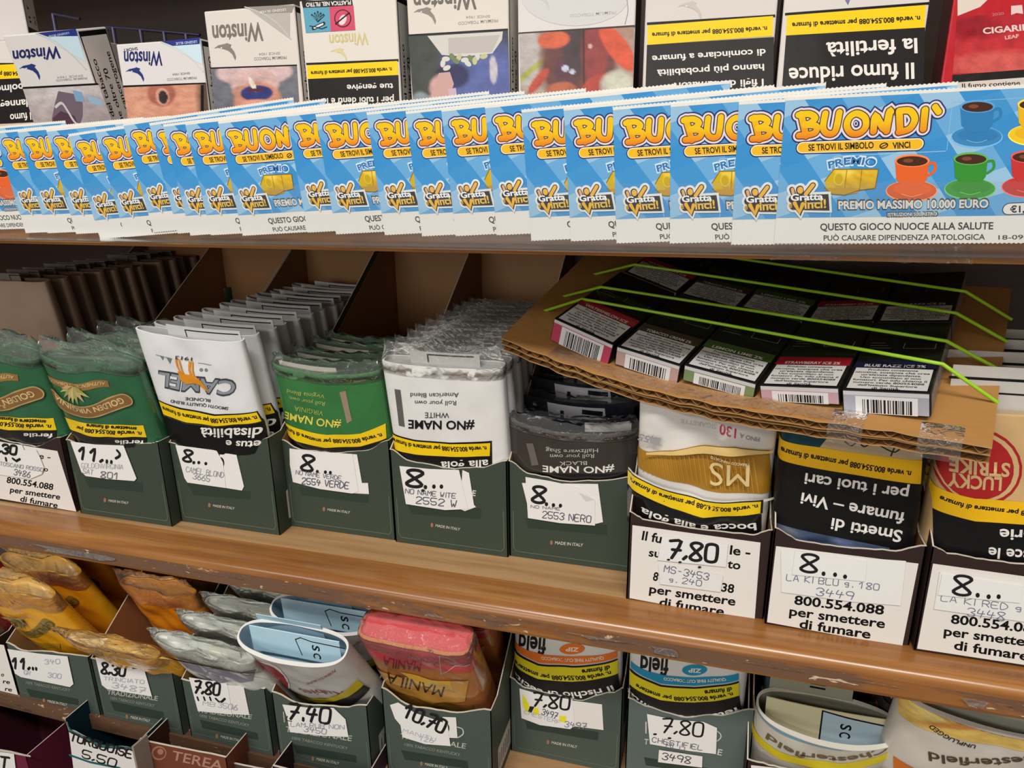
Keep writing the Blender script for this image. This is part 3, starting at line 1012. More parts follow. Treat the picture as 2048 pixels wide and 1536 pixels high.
# slogan pill
for w, c in ((27, (30, 34, 70)), (23, (240, 232, 214)), (19, (240, 186, 36))):
    A.K([(1605, 295), (1834, 288)], w, c)
A.T('SE TROVI IL SIMBOLO', (1617, 301), (1747, 296), 12.5, (30, 22, 20), .022)
A.T('VINCI', (1785, 297), (1820, 295), 12, (30, 22, 20), .03)
A.E((1767, 291), 9, 6, (30, 22, 20), -.3)
A.E((1767, 291), 6.5, 3.8, (240, 186, 36), -.3)
A.K([(1761, 294), (1773, 288)], 2, (30, 22, 20))
A.TA('PREMIO', [(1656, 339), (1700, 330), (1752, 334)], 19, (214, 232, 244), .07)
A.TA('PREMIO', [(1658, 337), (1700, 328), (1750, 332)], 15, (44, 112, 176), .025)
# gold bars
A.I((1668, 337), (1757, 338), (1752, 378), (1650, 380), [(222, 180, 40), (196, 158, 40)], [(.3, .2, .2, .2, (240, 206, 80), 1)], 8, 6)
A.Q([(1650, 362), (1668, 338), (1672, 390), (1655, 382)], (205, 172, 30))
A.Q([(1655, 376), (1720, 376), (1716, 386), (1690, 390), (1665, 388)], (188, 146, 44))
A.E((1678, 358), 11, 13, (216, 190, 50))
A.E((1678, 358), 8, 10, (196, 162, 36))
A.K([(1724, 340), (1720, 378)], 1.5, (160, 120, 30))
A.K([(1694, 340), (1690, 376)], 1.5, (160, 120, 30))
A.K([(1650, 362), (1668, 338), (1757, 338), (1751, 376), (1720, 380), (1690, 390), (1665, 388), (1650, 375)], 1.6, (120, 96, 40))
def cup(cx, cy, k, c, d):
    A.E((cx, cy + 34 * k), 52 * k, 22 * k, tuple(min(255, q + 70) for q in c))
    A.E((cx, cy + 33 * k), 50 * k, 20 * k, d)
    A.E((cx + 2, cy + 30 * k), 40 * k, 13 * k, c)
    A.K([(cx + 30 * k, cy - 20 * k), (cx + 44 * k, cy - 22 * k), (cx + 46 * k, cy - 8 * k), (cx + 34 * k, cy + 2 * k)], 6 * k, c, True)
    A.Q([(cx - 34 * k, cy - 26 * k), (cx + 34 * k, cy - 28 * k), (cx + 31 * k, cy + 8 * k), (cx + 20 * k, cy + 24 * k), (cx - 16 * k, cy + 25 * k), (cx - 31 * k, cy + 10 * k)], c)
    A.E((cx, cy - 27 * k), 35 * k, 13 * k, tuple(min(255, q + 40) for q in c))
    A.E((cx, cy - 26 * k), 31 * k, 10 * k, (70, 36, 22))
    A.E((cx - 8 * k, cy - 27 * k), 10 * k, 4 * k, (120, 72, 44))
    A.K([(cx - 20 * k, cy + 40 * k), (cx, cy + 45 * k), (cx + 20 * k, cy + 40 * k)], 1.5 * k, tuple(min(255, q + 60) for q in c), True)
cup(1824, 348, 1.0, (226, 98, 40), (212, 92, 44))
cup(1941, 344, 1.0, (52, 142, 48), (62, 150, 62))
cup(1952, 240, 1.0, (48, 124, 182), (60, 132, 186))
cup(2055, 340, 1.0, (196, 52, 48), (188, 60, 56))
cup(2066, 236, 1.0, (232, 180, 30), (240, 196, 40))
# maker's logo
for w, c in ((20, (226, 228, 226)), (10, (40, 36, 38))):
    A.K([(1586, 398), (1650, 396), (1652, 414), (1588, 412)], w + 6, c)
    A.K([(1584, 378), (1588, 388)], w, c)
    A.K([(1600, 378), (1601, 384)], w + 5, c)
    A.K([(1626, 370), (1612, 388)], w + 2, c)
    A.K([(1592, 408), (1601, 424), (1605, 408)], w + 3, c)
A.K([(1585, 378), (1587, 386)], 6, (226, 168, 110))
A.E((1601, 380), 6, 7, (236, 178, 60))
A.K([(1626, 370), (1612, 388)], 8, (236, 178, 60))
A.K([(1590, 406), (1600, 424), (1606, 408)], 8, (236, 178, 40))
A.T('Gratta', (1582, 401), (1647, 399), 13, (245, 245, 245), .03)
A.T('e', (1578, 415), (1585, 415), 12, (220, 170, 60), .02)
A.T('inci!', (1610, 417), (1653, 415), 17, (236, 190, 70), .025)
A.T('PREMIO MASSIMO 10.000 EURO', (1676, 419), (1980, 416), 19, (70, 66, 66), .07)
A.T('PREMIO MASSIMO 10.000 EURO', (1678, 418), (1978, 415), 16, (222, 218, 210), .03)
A.T('ISTRUZIONI SUL RETRO', (1775, 434), (1878, 432), 9, (70, 66, 66), .09)
A.T('ISTRUZIONI SUL RETRO', (1777, 433), (1876, 431), 7, (222, 218, 210), .02)
for w, c in ((28, (60, 60, 66)), (24, (232, 228, 222))):
    A.K([(2020, 418), (2070, 416)], w, c)
A.T('€1,00', (2022, 425), (2072, 424), 13, BLACK, .03)
A.T('QUESTO GIOCO NUOCE ALLA SALUTE', (1642, 461), (1989, 459), 14, (58, 54, 54), .02)
A.T('PUÒ CAUSARE DIPENDENZA PATOLOGICA', (1649, 482), (1973, 480), 11, (62, 58, 58), .015)
A.T('18-090', (2000, 480), (2062, 479), 9, (70, 66, 66), .01)
mb = MB()
zz, n = [], 132
for i in range(n + 1):
    zz.append((TW * i / n, TH - (.0004 if i % 2 else 0)))
bb = [(TW * i / n, (.0004 if i % 2 else 0)) for i in range(n + 1)]
mb.prism(bb + zz[::-1], 0, .0002, (232, 228, 220))
A.emit(mb)
tk0 = mb.build('lottery_ticket', M_PAPER, None, ft)
BX = [(-125, 300), (12, 299), (57, 297), (115, 296), (160, 305), (213, 298), (270, 285), (322, 285), (349, 288), (393, 285), (459, 283), (595, 270), (654, 271), (756, 268), (834, 267), (905, 263), (992, 257), (1065, 266), (1149, 263), (1247, 263), (1362, 258), (1497, 255), (1590, 248)]
BT = [2, 2.5, 2.5, 3, 5, 4.5, 5, 4.5, 4, 3.5, 3.5, 3.5, 3.5, 3.5, 3.5, 3.5, 3.3, 3.2, 3.2, 2.8, 2.3, 1.3, 1.0]
bl = A.L((1590, 248))
for i in range(23):
    y = -0.0535 - 0.00052 * i
    th = BT[i]
    fr = FR(0, y, 1.445, 4.0, 0, th)
    p = fr.L(*BX[i])
    o_ = fr.at(p[0] - bl[0], 0, p[1] - bl[1])
    fr = Fr(o_, fr.u, fr.v)
    k = 23 - i
    lab = 'blue lottery ticket shown whole at the right end of the row' if i == 22 else 'blue lottery ticket, %s from the right end of the overlapping row' % ORD[k]
    if i == 22:
        o = tk0
        o.matrix_world = fr.m
    else:
        o = tk0.copy()
        COL.objects.link(o)
        o.matrix_world = fr.m
    tag(o, lab, 'lottery ticket', 'overlapping lottery tickets along the upper shelf')
# clear strip that holds them
root = thing('clear_ticket_holder', FR(0, 0, 0), 'clear plastic strip holding the lower half of the lottery ticket row', 'plastic strip')
mb = MB()
mb.box(XL, XR, -0.0690, -0.0684, 1.4172, 1.4432, WHITE)
mb.build('front_strip', M_STRIP, root)
mb = MB()
mb.box(XL, XR, -0.0690, -0.0502, 1.4168, 1.4172, WHITE)
mb.build('bottom_ledge', M_STRIP, root)
for k, (xa, xb) in enumerate(((1545, 1690), (1800, 1900), (1880, 1960))):
    a0, a1 = f2.L(xa, 505), f2.L(xb, 508)
    mb = MB()
    rows = []
    for i in range(9):
        t = i / 8
        rows.append([((a0[0] * (1 - t) + a1[0] * t) * .88, -0.0506 - r_.uniform(0, .0012), 1.4192 - .0066 * q / 4 + r_.uniform(-.0003, .0003)) for q in range(5)])
    mb.grid(rows, WHITE)
    mb.build('sticky_tape', M_TAPE, root)

# ------------------------------------------------------------------ cartons
KRAFT, KRAFT2, GREEN, TORN = (158, 116, 78), (150, 106, 70), (60, 69, 59), (196, 188, 172)
DKBR = (50, 36, 34)


def label_part(root, fr, pts, art=None, name='price_label', col=(226, 223, 220), dy=-0.0008, text=None, mat=None):
    mb = MB()
    A = Art(fr, dy)
    loc = [A.L(p) for p in pts]
    mb.prism(loc, dy - .0001, dy + .0001, col, mat=0)
    if art:
        art(A)
        A.emit(mb, lambda x, off, z: (x, dy - .0001 - off, z))
    o = mb.build(name, mat or M_PAPER, root)
    if text:
        o['label'] = text
    return o


def carton(label, fr, w, depth, toppx, zback, cout, cin, art=None, slope=.66, right_slip=True, name='display_carton', th=.0007, ext=None, zb2=None, zr=None):
    """open display carton: low front with a torn top edge, sides rising to a high back"""
    root = thing(name, fr, label, 'carton', 'open display cartons on the shelves')
    mb = MB()
    top = [fr.L(*p) for p in toppx]
    top = [(min(max(x, 0), w), z) for x, z in top]
    top[0], top[-1] = (0, top[0][1]), (w, top[-1][1])
    rr = random.Random(int(abs(fr.o.x) * 1e4))
    fine = []
    for i in range(len(top) - 1):
        (ax, az), (bx, bz) = top[i], top[i + 1]
        for q in range(6):
            t = q / 6
            fine.append((ax + (bx - ax) * t, az + (bz - az) * (t * t * (3 - 2 * t)) + rr.uniform(-.0003, .0003)))
    fine.append(top[-1])
    # front panel as a strip of plates so the curved top reads cleanly
    n = len(fine)
    for y, c in ((0, cout), (th, cin)):
        mb.add([(x, y, 0) for x, z in fine] + [(x, y, z) for x, z in fine], [[i, i + 1, i + 1 + n, i + n] for i in range(n - 1)], c)
    mb.add([(x, -.0002, z) for x, z in fine] + [(x, th + .0002, z + .0002) for x, z in fine], [[i, i + 1, i + 1 + n, i + n] for i in range(n - 1)], TORN)
    for x0, zf, sg in ((0, fine[0][1], 1), (w, fine[-1][1], -1)):
        zbk = zr if (zr and sg < 0) else zback
        yk = min(depth, max(.0005, (zbk - zf) / slope)) if slope else depth
        zk = zf + slope * yk
        sh = .013 if sg < 0 and slope else 0
        pr = [(0, 0), (depth, 0), (depth, zk - sh * slope), (yk, zk - sh * slope)] + ([(sh, zf)] if sh else []) + [(0, zf)]
        ci, co = (cin, cout)
        mb.prism(pr, 0, th, co if sg > 0 else ci, ci if sg > 0 else co, TORN, mp=(lambda y, q, z, x0=x0, sg=sg: (x0 + q if sg > 0 else x0 - th + q, y, z)))
    zb2 = zb2 or zback
    mb.prism([(th, 0), (w - th, 0), (w - th, zb2), (th, zb2)], depth - th, depth, cin, cout, TORN)
    mb.prism([(th, th), (w - th, th), (w - th, depth - th), (th, depth - th)], 0, th, cin, cout, cout, mp=lambda x, q, y: (x, y, q))
    A = Art(fr)
    if art:
        art(A, w)
    A.emit(mb)
    if right_slip:
        B = Art(fr)
        B.rrect(.011, .006, .042, .026, .001, (196, 192, 186))
        for k in range(6):
            B.stroke([(.014 + k * .004, .010), (.0145 + k * .004, .02)], .0012, (70, 70, 70))
        B.emit(mb, lambda x, off, z: (w + off, x, z))
    if ext:
        ext(mb)
    mb.build('carton_body', M_CARD, root)
    return root


def green_art(bar, made, h=4.6, extra=None):
    def f(A, w):
        for k in range(2):
            pass
        A.stroke([(.0025, .03), (.0025, .006), (.004, .0035), (w - .004, .0035), (w - .0025, .006), (w - .0025, .03)], .0003, (104, 118, 102))
        A.Q(bar, (48, 60, 52))
        A.T('MADE IN ITALY', made[0], made[1], h, (188, 186, 170), .02)
        A.E((made[0][0] - 7, made[0][1] - 3), 2.6, 4.5, (150, 110, 80))
        if extra:
            extra(A)
    return f


def mfr(xl, yf):
    return FR(xl, yf, ZM + .0004)


INK = (26, 24, 26)
PENC = (128, 130, 150)

# far left: dark brown carton
C = []
fr = mfr(-.4845, -.0195)
def a_(A, w):
    A.Q([(-30, 878), (115, 902), (153, 1023), (-30, 992)], (222, 216, 210))
    A.T('e -', (78, 917), (101, 919), 11, BLACK, .02)
    A.T('o', (88, 942), (96, 943), 9, BLACK, .02)
    A.T('800.554.088', (13, 965), (106, 980), 12, BLACK, .025)
    A.T('per smettere', (20, 984), (120, 999), 11, BLACK, .025)
    A.T('di fumare', (40, 1002), (115, 1016), 11, BLACK, .025)
r = carton('dark brown carton with a white warning panel at the left end of the middle shelf', fr, .0725, .18, [(-20, 862), (20, 884), (70, 893), (130, 876)], .17, DKBR, KRAFT2, a_)
def a_(A):
    A.H(',30', (-2, 905), (32, 909), 17, 4.2, INK)
    A.K([(-3, 915), (-2, 920)], 4, INK)
    A.K([(12, 916), (13, 921)], 4, INK)
    A.K([(26, 917), (33, 922), (40, 918)], 4, INK)
    A.H('TOSCANO ROSSO', (0, 930), (86, 943), 7, 1.1, (150, 150, 156))
    A.H('3486', (28, 949), (60, 955), 11, 1.5, (110, 110, 116))
label_part(r, fr, [(-16, 882), (44, 890), (48, 900), (72, 900), (80, 915), (88, 936), (84, 948), (60, 958), (-16, 947)], a_)

fr = mfr(-.4075, -.0202)
r = carton('dark green carton holding green pouches, price label reading 11', fr, .0752, .18, [(130, 879), (165, 892), (230, 894), (300, 887), (318, 884)], .17, GREEN, KRAFT,
           green_art([(168, 955), (285, 965), (286, 984), (178, 974)], ((217, 1003), (257, 1008))))
def a_(A):
    A.H('11,..', (157, 917), (222, 926), 23, 4.6, INK)
    A.H(')', (229, 916), (241, 918), 16, 4.5, INK)
    A.H('GOLDENVIRGINIA', (163, 935), (246, 938), 9, 1, (176, 174, 178))
    A.H('SAT', (166, 946), (186, 949), 9, 1.2, (150, 150, 154))
    A.H('801', (202, 955), (238, 958), 12, 1.8, (110, 110, 118))
label_part(r, fr, [(141, 883), (190, 889), (247, 891), (273, 957), (269, 962), (215, 958), (172, 952), (163, 944)], a_)

fr = mfr(-.3318, -.0122)
r = carton('dark green carton holding the white pouches with an orange animal', fr, .0752, .18, [(335, 884), (375, 898), (430, 901), (500, 892), (543, 876)], .17, GREEN, KRAFT,
           green_art([(374, 968), (501, 983), (500, 999), (388, 990)], ((426, 1013), (469, 1019))))
label_part(r, fr, [(440, 905), (473, 910), (488, 973), (484, 981), (440, 974)], lambda A: A.E((441, 926), 8, 12, INK), 'old_label', dy=-.0005)
def a_(A):
    A.H('8', (366, 921), (382, 924), 22, 4.4, INK)
    for p in ((388, 925), (398, 925), (412, 927)):
        A.E(p, 3, 3.4, INK)
    A.H('CAMEL BLOND', (372, 943), (447, 955), 10, 1.2, (150, 150, 156))
    A.H('3665', (386, 957), (419, 963), 11, 1.4, (140, 140, 148))
label_part(r, fr, [(351, 890), (395, 896), (433, 901), (446, 925), (452, 976), (375, 965), (369, 956)], a_)

fr = mfr(-.2572, .0008)
r = carton('dark green carton holding green pouches, label reading 2554', fr, .0748, .18, [(552, 878), (600, 899), (660, 906), (730, 902), (772, 880)], .17, GREEN, KRAFT,
           green_art([(598, 973), (737, 992), (737, 1006), (603, 990)], ((655, 1021), (700, 1027))))
label_part(r, fr, [(700, 908), (714, 909), (724, 966), (736, 966), (738, 988), (700, 986)], None, 'old_label', dy=-.0005)
def a_(A):
    A.H('8', (602, 939), (624, 943), 30, 5.4, INK)
    for p in ((635, 943), (651, 944), (661, 945)):
        A.E(p, 3, 3.6, INK)
    A.H('NO NAME VERDE', (592, 948), (682, 960), 8, 1.2, (120, 120, 132))
    A.H('2554 VERDE', (604, 967), (697, 977), 12, 1.7, (90, 90, 110))
label_part(r, fr, [(579, 897), (640, 904), (705, 908), (717, 983), (705, 987), (640, 978), (586, 964), (580, 930)], a_)

fr = mfr(-.1815, -.0008)
r = carton('dark green carton holding the wrapped white pouches, label reading 2552', fr, .0732, .18, [(780, 898), (820, 923), (900, 937), (960, 936), (1014, 922)], .17, GREEN, KRAFT,
           green_art([(815, 1010), (963, 1017), (960, 1038), (822, 1027)], ((871, 1053), (920, 1061)), 5, lambda A: A.T('E', (944, 991), (951, 992), 11, (210, 208, 200), .02)))
label_part(r, fr, [(925, 940), (938, 946), (948, 1010), (952, 1014), (930, 1022), (920, 1018)], None, 'old_label', dy=-.0005)
def a_(A):
    A.H('8', (813, 971), (843, 974), 32, 6.4, INK)
    for p in ((851, 974), (868, 973), (883, 973)):
        A.E(p, 3.6, 4.4, INK)
    A.E((846, 981), 4, 3, INK)
    A.H('NO NAME WITE', (811, 986), (911, 996), 9, 1.5, (100, 100, 116))
    A.H('2552 W', (832, 1006), (912, 1014), 13, 1.9, (80, 80, 100))
label_part(r, fr, [(799, 932), (860, 938), (918, 940), (936, 1018), (890, 1020), (812, 1008)], a_)

fr = mfr(-.1080, .0015)
r = carton('dark green carton holding black pouches, label reading 2553', fr, .0745, .18, [(1014, 922), (1060, 948), (1130, 963), (1200, 962), (1264, 952)], .17, GREEN, KRAFT,
           green_art([(1051, 1037), (1215, 1050), (1214, 1070), (1056, 1055)], ((1110, 1088), (1166, 1093)), 6), zb2=.13, zr=.13)
label_part(r, fr, [(1044, 966), (1196, 968), (1206, 1044), (1190, 1048), (1055, 1010)], None, 'old_label', dy=-.0005)
def a_(A):
    A.H('8', (1064, 1003), (1088, 1006), 31, 6.2, INK)
    for p in ((1093, 1008), (1107, 1010), (1121, 1011)):
        A.E(p, 3.4, 4, INK)
    A.H('NO NAME', (1062, 1015), (1120, 1020), 5, 1.2, (120, 120, 130))
    A.H('2553 NERO', (1085, 1035), (1181, 1045), 13, 1.8, (80, 80, 96))
    A.Q([(1158, 985), (1189, 999), (1172, 1003)], (206, 202, 198))
label_part(r, fr, [(1051, 954), (1100, 962), (1160, 975), (1190, 1000), (1190, 1051), (1120, 1046), (1056, 1036)], a_)

# white-panelled cartons on the right
def warn_art(panel, texts):
    def f(A, w):
        A.Q(panel, (224, 219, 212))
        for t in texts:
            A.T(t[0], t[1], t[2], t[3], t[4] if len(t) > 4 else BLACK, .025)
    return f
fr = mfr(-.0352, -.0250)
r = carton('dark brown carton with white panel, label 7,80, holding the white and gold pouch', fr, .0700, .16, [(1257, 1024), (1290, 1040), (1400, 1060), (1500, 1070), (1541, 1060)], .12, DKBR, KRAFT2,
           warn_art([(1265, 1050), (1521, 1085), (1509, 1242), (1259, 1196)], [('Il fu', (1283, 1079), (1322, 1086), 18), ('le -', (1459, 1108), (1500, 1113), 18), ('su', (1297, 1112), (1320, 1115), 16), ('to', (1454, 1135), (1480, 1139), 17), ('8', (1305, 1160), (1315, 1162), 17), ('800.554.0', (1318, 1162), (1440, 1181), 15, (200, 196, 192)), ('38', (1442, 1182), (1467, 1186), 17), ('per smettere', (1298, 1185), (1470, 1211), 17), ('di fumare', (1318, 1211), (1447, 1231), 17)]), right_slip=False)
def a_(A):
    A.H('7,80', (1338, 1115), (1432, 1124), 34, 6.6, INK)
    for p in ((1337, 1119), (1360, 1124), (1399, 1134)):
        A.E(p, 3.5, 2, INK)
label_part(r, fr, [(1325, 1072), (1456, 1089), (1452, 1134), (1315, 1120)], a_, col=(228, 226, 224))
def a_(A):
    A.H('MS-3453', (1328, 1143), (1416, 1160), 13, 1.8, (100, 100, 118))
    A.H('g.', (1338, 1163), (1352, 1165), 9, 1.5, (100, 100, 118))
    A.H('240', (1364, 1166), (1402, 1172), 11, 1.6, (100, 100, 118))
label_part(r, fr, [(1317, 1127), (1446, 1152), (1441, 1184), (1320, 1168)], a_, col=(224, 222, 220))
fr = mfr(.0352, -.0287)
r = carton('dark brown carton with white panel, label 3449, holding the black warning pouch', fr, .0660, .16, [(1547, 1056), (1600, 1082), (1690, 1096), (1780, 1102), (1852, 1092)], .12, DKBR, KRAFT2,
           warn_art([(1552, 1092), (1837, 1127), (1804, 1294), (1534, 1244)], [('Il', (1570, 1122), (1582, 1124), 18, (190, 186, 184)), ('ide', (1737, 1142), (1790, 1148), 18, (190, 186, 184)), ('ito', (1750, 1170), (1788, 1174), 16, (190, 186, 184)), ('de', (1716, 1194), (1738, 1197), 14, (190, 186, 184)), ('800.554.088', (1588, 1208), (1767, 1229), 18), ('per smettere', (1578, 1230), (1769, 1256), 18), ('di fumare', (1598, 1255), (1740, 1277), 18)]), right_slip=False)
def a_(A):
    A.H('LA KI BLU g. 180', (1573, 1160), (1757, 1180), 12, 1.7, (110, 112, 140))
    A.H('3449', (1632, 1190), (1706, 1199), 15, 2, (110, 112, 140))
label_part(r, fr, [(1562, 1100), (1740, 1117), (1812, 1122), (1801, 1211), (1700, 1203), (1563, 1184)], a_, 'old_label', (228, 226, 222), -.0006)
def a_(A):
    A.H('8', (1601, 1141), (1632, 1145), 34, 6.4, INK)
    for p in ((1647, 1147), (1670, 1149), (1690, 1153)):
        A.E(p, 4, 4.5, INK)
label_part(r, fr, [(1590, 1102), (1734, 1122), (1730, 1163), (1584, 1149)], a_, col=(230, 228, 225), dy=-.0011)
fr = mfr(.1025, -.0318)
r = carton('dark brown carton with white warning panel, label reading 3448, cut by the right picture edge', fr, .0660, .16, [(1858, 1092), (1900, 1108), (1980, 1122), (2060, 1130), (2150, 1120)], .12, DKBR, KRAFT2,
           warn_art([(1866, 1127), (2160, 1168), (2150, 1345), (1834, 1297)], [('800.554.088', (1901, 1246), (2082, 1268), 18), ('per smettere', (1887, 1270), (2082, 1296), 18), ('di fumare', (1907, 1298), (2056, 1321), 18)]), right_slip=False)
def a_(A):
    A.H('LA KI RED gr', (1882, 1201), (2062, 1226), 12, 1.7, (110, 112, 140))
    A.H('3448', (1934, 1231), (2008, 1241), 16, 2, (110, 112, 140))
label_part(r, fr, [(1880, 1142), (2100, 1172), (2095, 1250), (1868, 1218)], a_, 'old_label', (228, 226, 222), -.0006)
def a_(A):
    A.H('8', (1906, 1187), (1939, 1191), 37, 7, INK)
    for p in ((1955, 1190), (1977, 1193), (1997, 1193)):
        A.E(p, 4.2, 4.8, INK)
label_part(r, fr, [(1884, 1148), (2044, 1172), (2040, 1206), (1876, 1190)], a_, col=(230, 228, 225), dy=-.0011)


# ------------------------------------------------------------------ pouches
def pouch(label, fr, w, h, t, base, art=None, bands=(), n=3.4, tt=.85, wr=.00035, seed=1, mat=None, cap=None, flaps=(), wrap=0.0, name='tobacco_pouch', cat='tobacco pouch', group=None, zt=None, wrap_from=.95, wmat=None, open_top=False):
    """fr: frame whose plane touches the front of the pouch; x centred, z from the bottom"""
    root = thing(name, fr, label, cat, group)
    mat = mat or M_POUCH
    a = w / 2
    nx = 30
    xs = [a * math.sin(math.pi / 2 * (2 * k / nx - 1)) for k in range(nx + 1)]
    nz = 26
    zs = [h * k / nz for k in range(nz + 1)]
    rn = random.Random(seed)
    ph = [rn.uniform(0, 6.28) for _ in range(8)]

    def prof(z):
        u = z / h
        return .9 + .1 * math.sin(math.pi * min(1, u * 1.4)) if u < .36 else 1.0 - (1 - tt) * ((u - .36) / .64) ** 1.6

    def fy(x, z, sg=-1):
        q = max(0.0, 1 - abs(x / a) ** n) ** (1 / n)
        e = (1 - abs(x / a) ** 4)
        wv = wr * e * (math.sin(x * 260 + ph[0] + z * 90) * math.sin(z * 170 + ph[1]) + .6 * math.sin(x * 120 - z * 210 + ph[2]) + .5 * math.sin(z * 230 + x * 150 + ph[3]) * (z / h) ** 2)
        return t / 2 + sg * t / 2 * prof(z) * q + wv * (1 if sg < 0 else -1)

    def ztop(x):
        return zt(x / a) if zt else 0.0

    def zz(x, z):
        return z + ztop(x) * (z / h) ** 3

    def interp(x, z):
        x = min(max(x, -a * .9995), a * .9995)
        z = min(max(z, 0), h)
        k = int((math.asin(x / a) / (math.pi / 2) + 1) * nx / 2)
        k = min(max(k, 0), nx - 1)
        j = min(int(z / h * nz), nz - 1)
        fx, fz = (x - xs[k]) / (xs[k + 1] - xs[k]), (z - zs[j]) / (zs[j + 1] - zs[j])
        return (k, j, fx, fz)

    def surf(x, off, z, sg=-1):
        z = min(max(z, .0003), h - .0003)
        k, j, fx, fz = interp(x, z)
        y = (fy(xs[k], zs[j], sg) * (1 - fx) + fy(xs[k + 1], zs[j], sg) * fx) * (1 - fz) + (fy(xs[k], zs[j + 1], sg) * (1 - fx) + fy(xs[k + 1], zs[j + 1], sg) * fx) * fz
        edge = abs(x / a) ** 6
        return (min(max(x, -a), a) + (off * edge * (1 if x > 0 else -1)), y + sg * off, zz(x, z))

    mb = MB()
    rows = []
    for z in zs:
        rows.append([(x, fy(x, z), zz(x, z)) for x in xs] + [(x, fy(x, z, 1), zz(x, z)) for x in xs[-2:0:-1]])
    mb.grid(rows, base, 0, True, True)
    m = len(rows[0])
    mb.add(rows[0], [list(range(m))], base)
    cap = cap or base
    ic = [(p[0] * .97, t / 2 + (p[1] - t / 2) * .8, p[2]) for p in rows[-1]]
    lo = [(p[0] * .965, t / 2 + (p[1] - t / 2) * .72, p[2] - (.02 if open_top else .002)) for p in rows[-1]]
    mb.grid([rows[-1], ic], tuple(min(255, c + 14) for c in base), 0, True, True)
    mb.grid([ic, lo], cap, 0, True, True)
    mb.add(lo, [list(range(m))], cap)
    A = Art(fr, 0.0, .0001, .00028)
    for z0, z1, c in bands:
        A.poly([(-a, z0), (a, z0), (a, z1), (-a, z1)], c)
        B = Art(fr)
        B.poly([(-a, z0), (a, z0), (a, z1), (-a, z1)], c)
        B.emit(mb, lambda x, off, z: surf(x, off, z, 1), 0, xs[1:-1], zs[1:-1])
    if art:
        art(A)
    A.emit(mb, surf, 0, xs[1:-1], zs[1:-1])
    mb.build('pouch_body', mat, root)
    for f in flaps:
        fm = MB()
        x0, x1, yf, rise, lean, col = f[:6]
        curve = f[7] if len(f) > 7 else 0.0
        dp = f[8] if len(f) > 8 else .008

        def fyy(x, z, yf=yf, lean=lean, curve=curve):
            return t * yf + lean * (z - h) + curve * (1 - (x / a) ** 2)
        nn = 12
        fx = [a * (x0 + (x1 - x0) * k / nn) for k in range(nn + 1)]
        zr = [h - dp + (rise + dp) * k / 4 for k in range(5)]
        fade = lambda x: zz(x, h) - h
        fm.grid([[(x, fyy(x, z), z + fade(x)) for x in fx] for z in zr], col)
        fm.grid([[(x, fyy(x, z) + .0005, z + fade(x)) for x in fx] for z in zr], col)
        fm.grid([[(x, fyy(x, zr[-1]) + q * .0005, zr[-1] + fade(x)) for x in fx] for q in (0, 1)], tuple(min(255, c + 10) for c in col))
        if len(f) > 6 and f[6]:
            FA = Art(fr, t * yf)
            f[6](FA, a, h)
            FA.emit(fm, lambda x, off, z: (x, fyy(x, z) - off, z + fade(x)), 0, fx[1:-1], None)
        fm.build('inner_flap', mat, root)
    if wrap:
        wm = MB()
        rw = []
        for q, (zf, sc, yk) in enumerate(((wrap_from, 1.004, 1.02), (wrap_from * .6 + .4, 1.008, 1.05), (.97, 1.012, 1.05), (1.0, 1.01, 1.0))):
            z = h * zf
            rw.append([(p[0] * sc, t / 2 + (p[1] - t / 2) * yk + (-.0003 if p[1] < t / 2 else .0003), p[2]) for p in [(x, fy(x, z), zz(x, z)) for x in xs] + [(x, fy(x, z, 1), zz(x, z)) for x in xs[-2:0:-1]]])
        for dz, yk in ((wrap * .35, .75), (wrap * .7, .42), (wrap, .08)):
            rw.append([(p[0] * (1 - .05 * dz / wrap) + rn.uniform(-.0006, .0006), t / 2 + (p[1] - t / 2) * yk + rn.uniform(-.0009, .0009), p[2] + dz + rn.uniform(-.0012, .0012)) for p in rows[-1]])
        wm.grid(rw, WHITE, 0, True, True)
        wm.build('clear_wrap', wmat or M_FILM, root)
    return root


def pfr(xc, y1, z1, tilt=11, zb=None, yaw=0, roll=0):
    """plane through (y1 at height z1), leaning forward by tilt, origin at the pouch bottom zb"""
    zb = ZM + .0016 if zb is None else zb
    return FR(xc, y1 + math.tan(math.radians(tilt)) * (z1 - zb), zb, tilt, yaw, roll)


def row(root, fr, count, step, labels, group, jit=.0012, tjit=.9, seed=2, y_extra=0.0, xdrift=0.0, tilt0=0.0):
    rn = random.Random(seed)
    root['group'] = group
    for i in range(1, count):
        m = Matrix.Rotation(math.radians(rn.uniform(-tjit, tjit) + tilt0 * i), 3, 'X') @ Matrix.Rotation(math.radians(rn.uniform(-1.5, 1.5)), 3, 'Z')
        o = fr.o + V((rn.uniform(-jit, jit) + xdrift * i, step * i + y_extra + rn.uniform(-.0012, .0012), 0))
        dup(root, Fr(o, m @ fr.u, m @ fr.v), labels(i), group)


def frame_rect(x0, x1, z0, z1, col=BLACK, w=.0006):
    def f(A, a, h):
        A.stroke([(a * x0, h + z0), (a * x0, h + z1), (a * x1, h + z1)], w, col)
    return f


NV = 'n. verde 800.554.088 per smettere di fumare'
GVG = (44, 98, 64)


def leafplant(A, c, k, cols=((190, 186, 110), (158, 160, 84), (196, 160, 118))):
    pts = [(-24, 18), (-16, 28), (-6, 34), (4, 37), (15, 37), (27, 32), (38, 24), (26, 14), (-20, 8)]
    for i, (x, y) in enumerate(pts):
        L = math.hypot(x, y)
        nx, ny = -y / L * 4, x / L * 4
        A.Q([(c[0], c[1]), (c[0] + (x * .5 + nx) * k, c[1] + (y * .5 + ny) * k), (c[0] + x * k, c[1] + y * k), (c[0] + (x * .5 - nx) * k, c[1] + (y * .5 - ny) * k)], cols[i % 3])


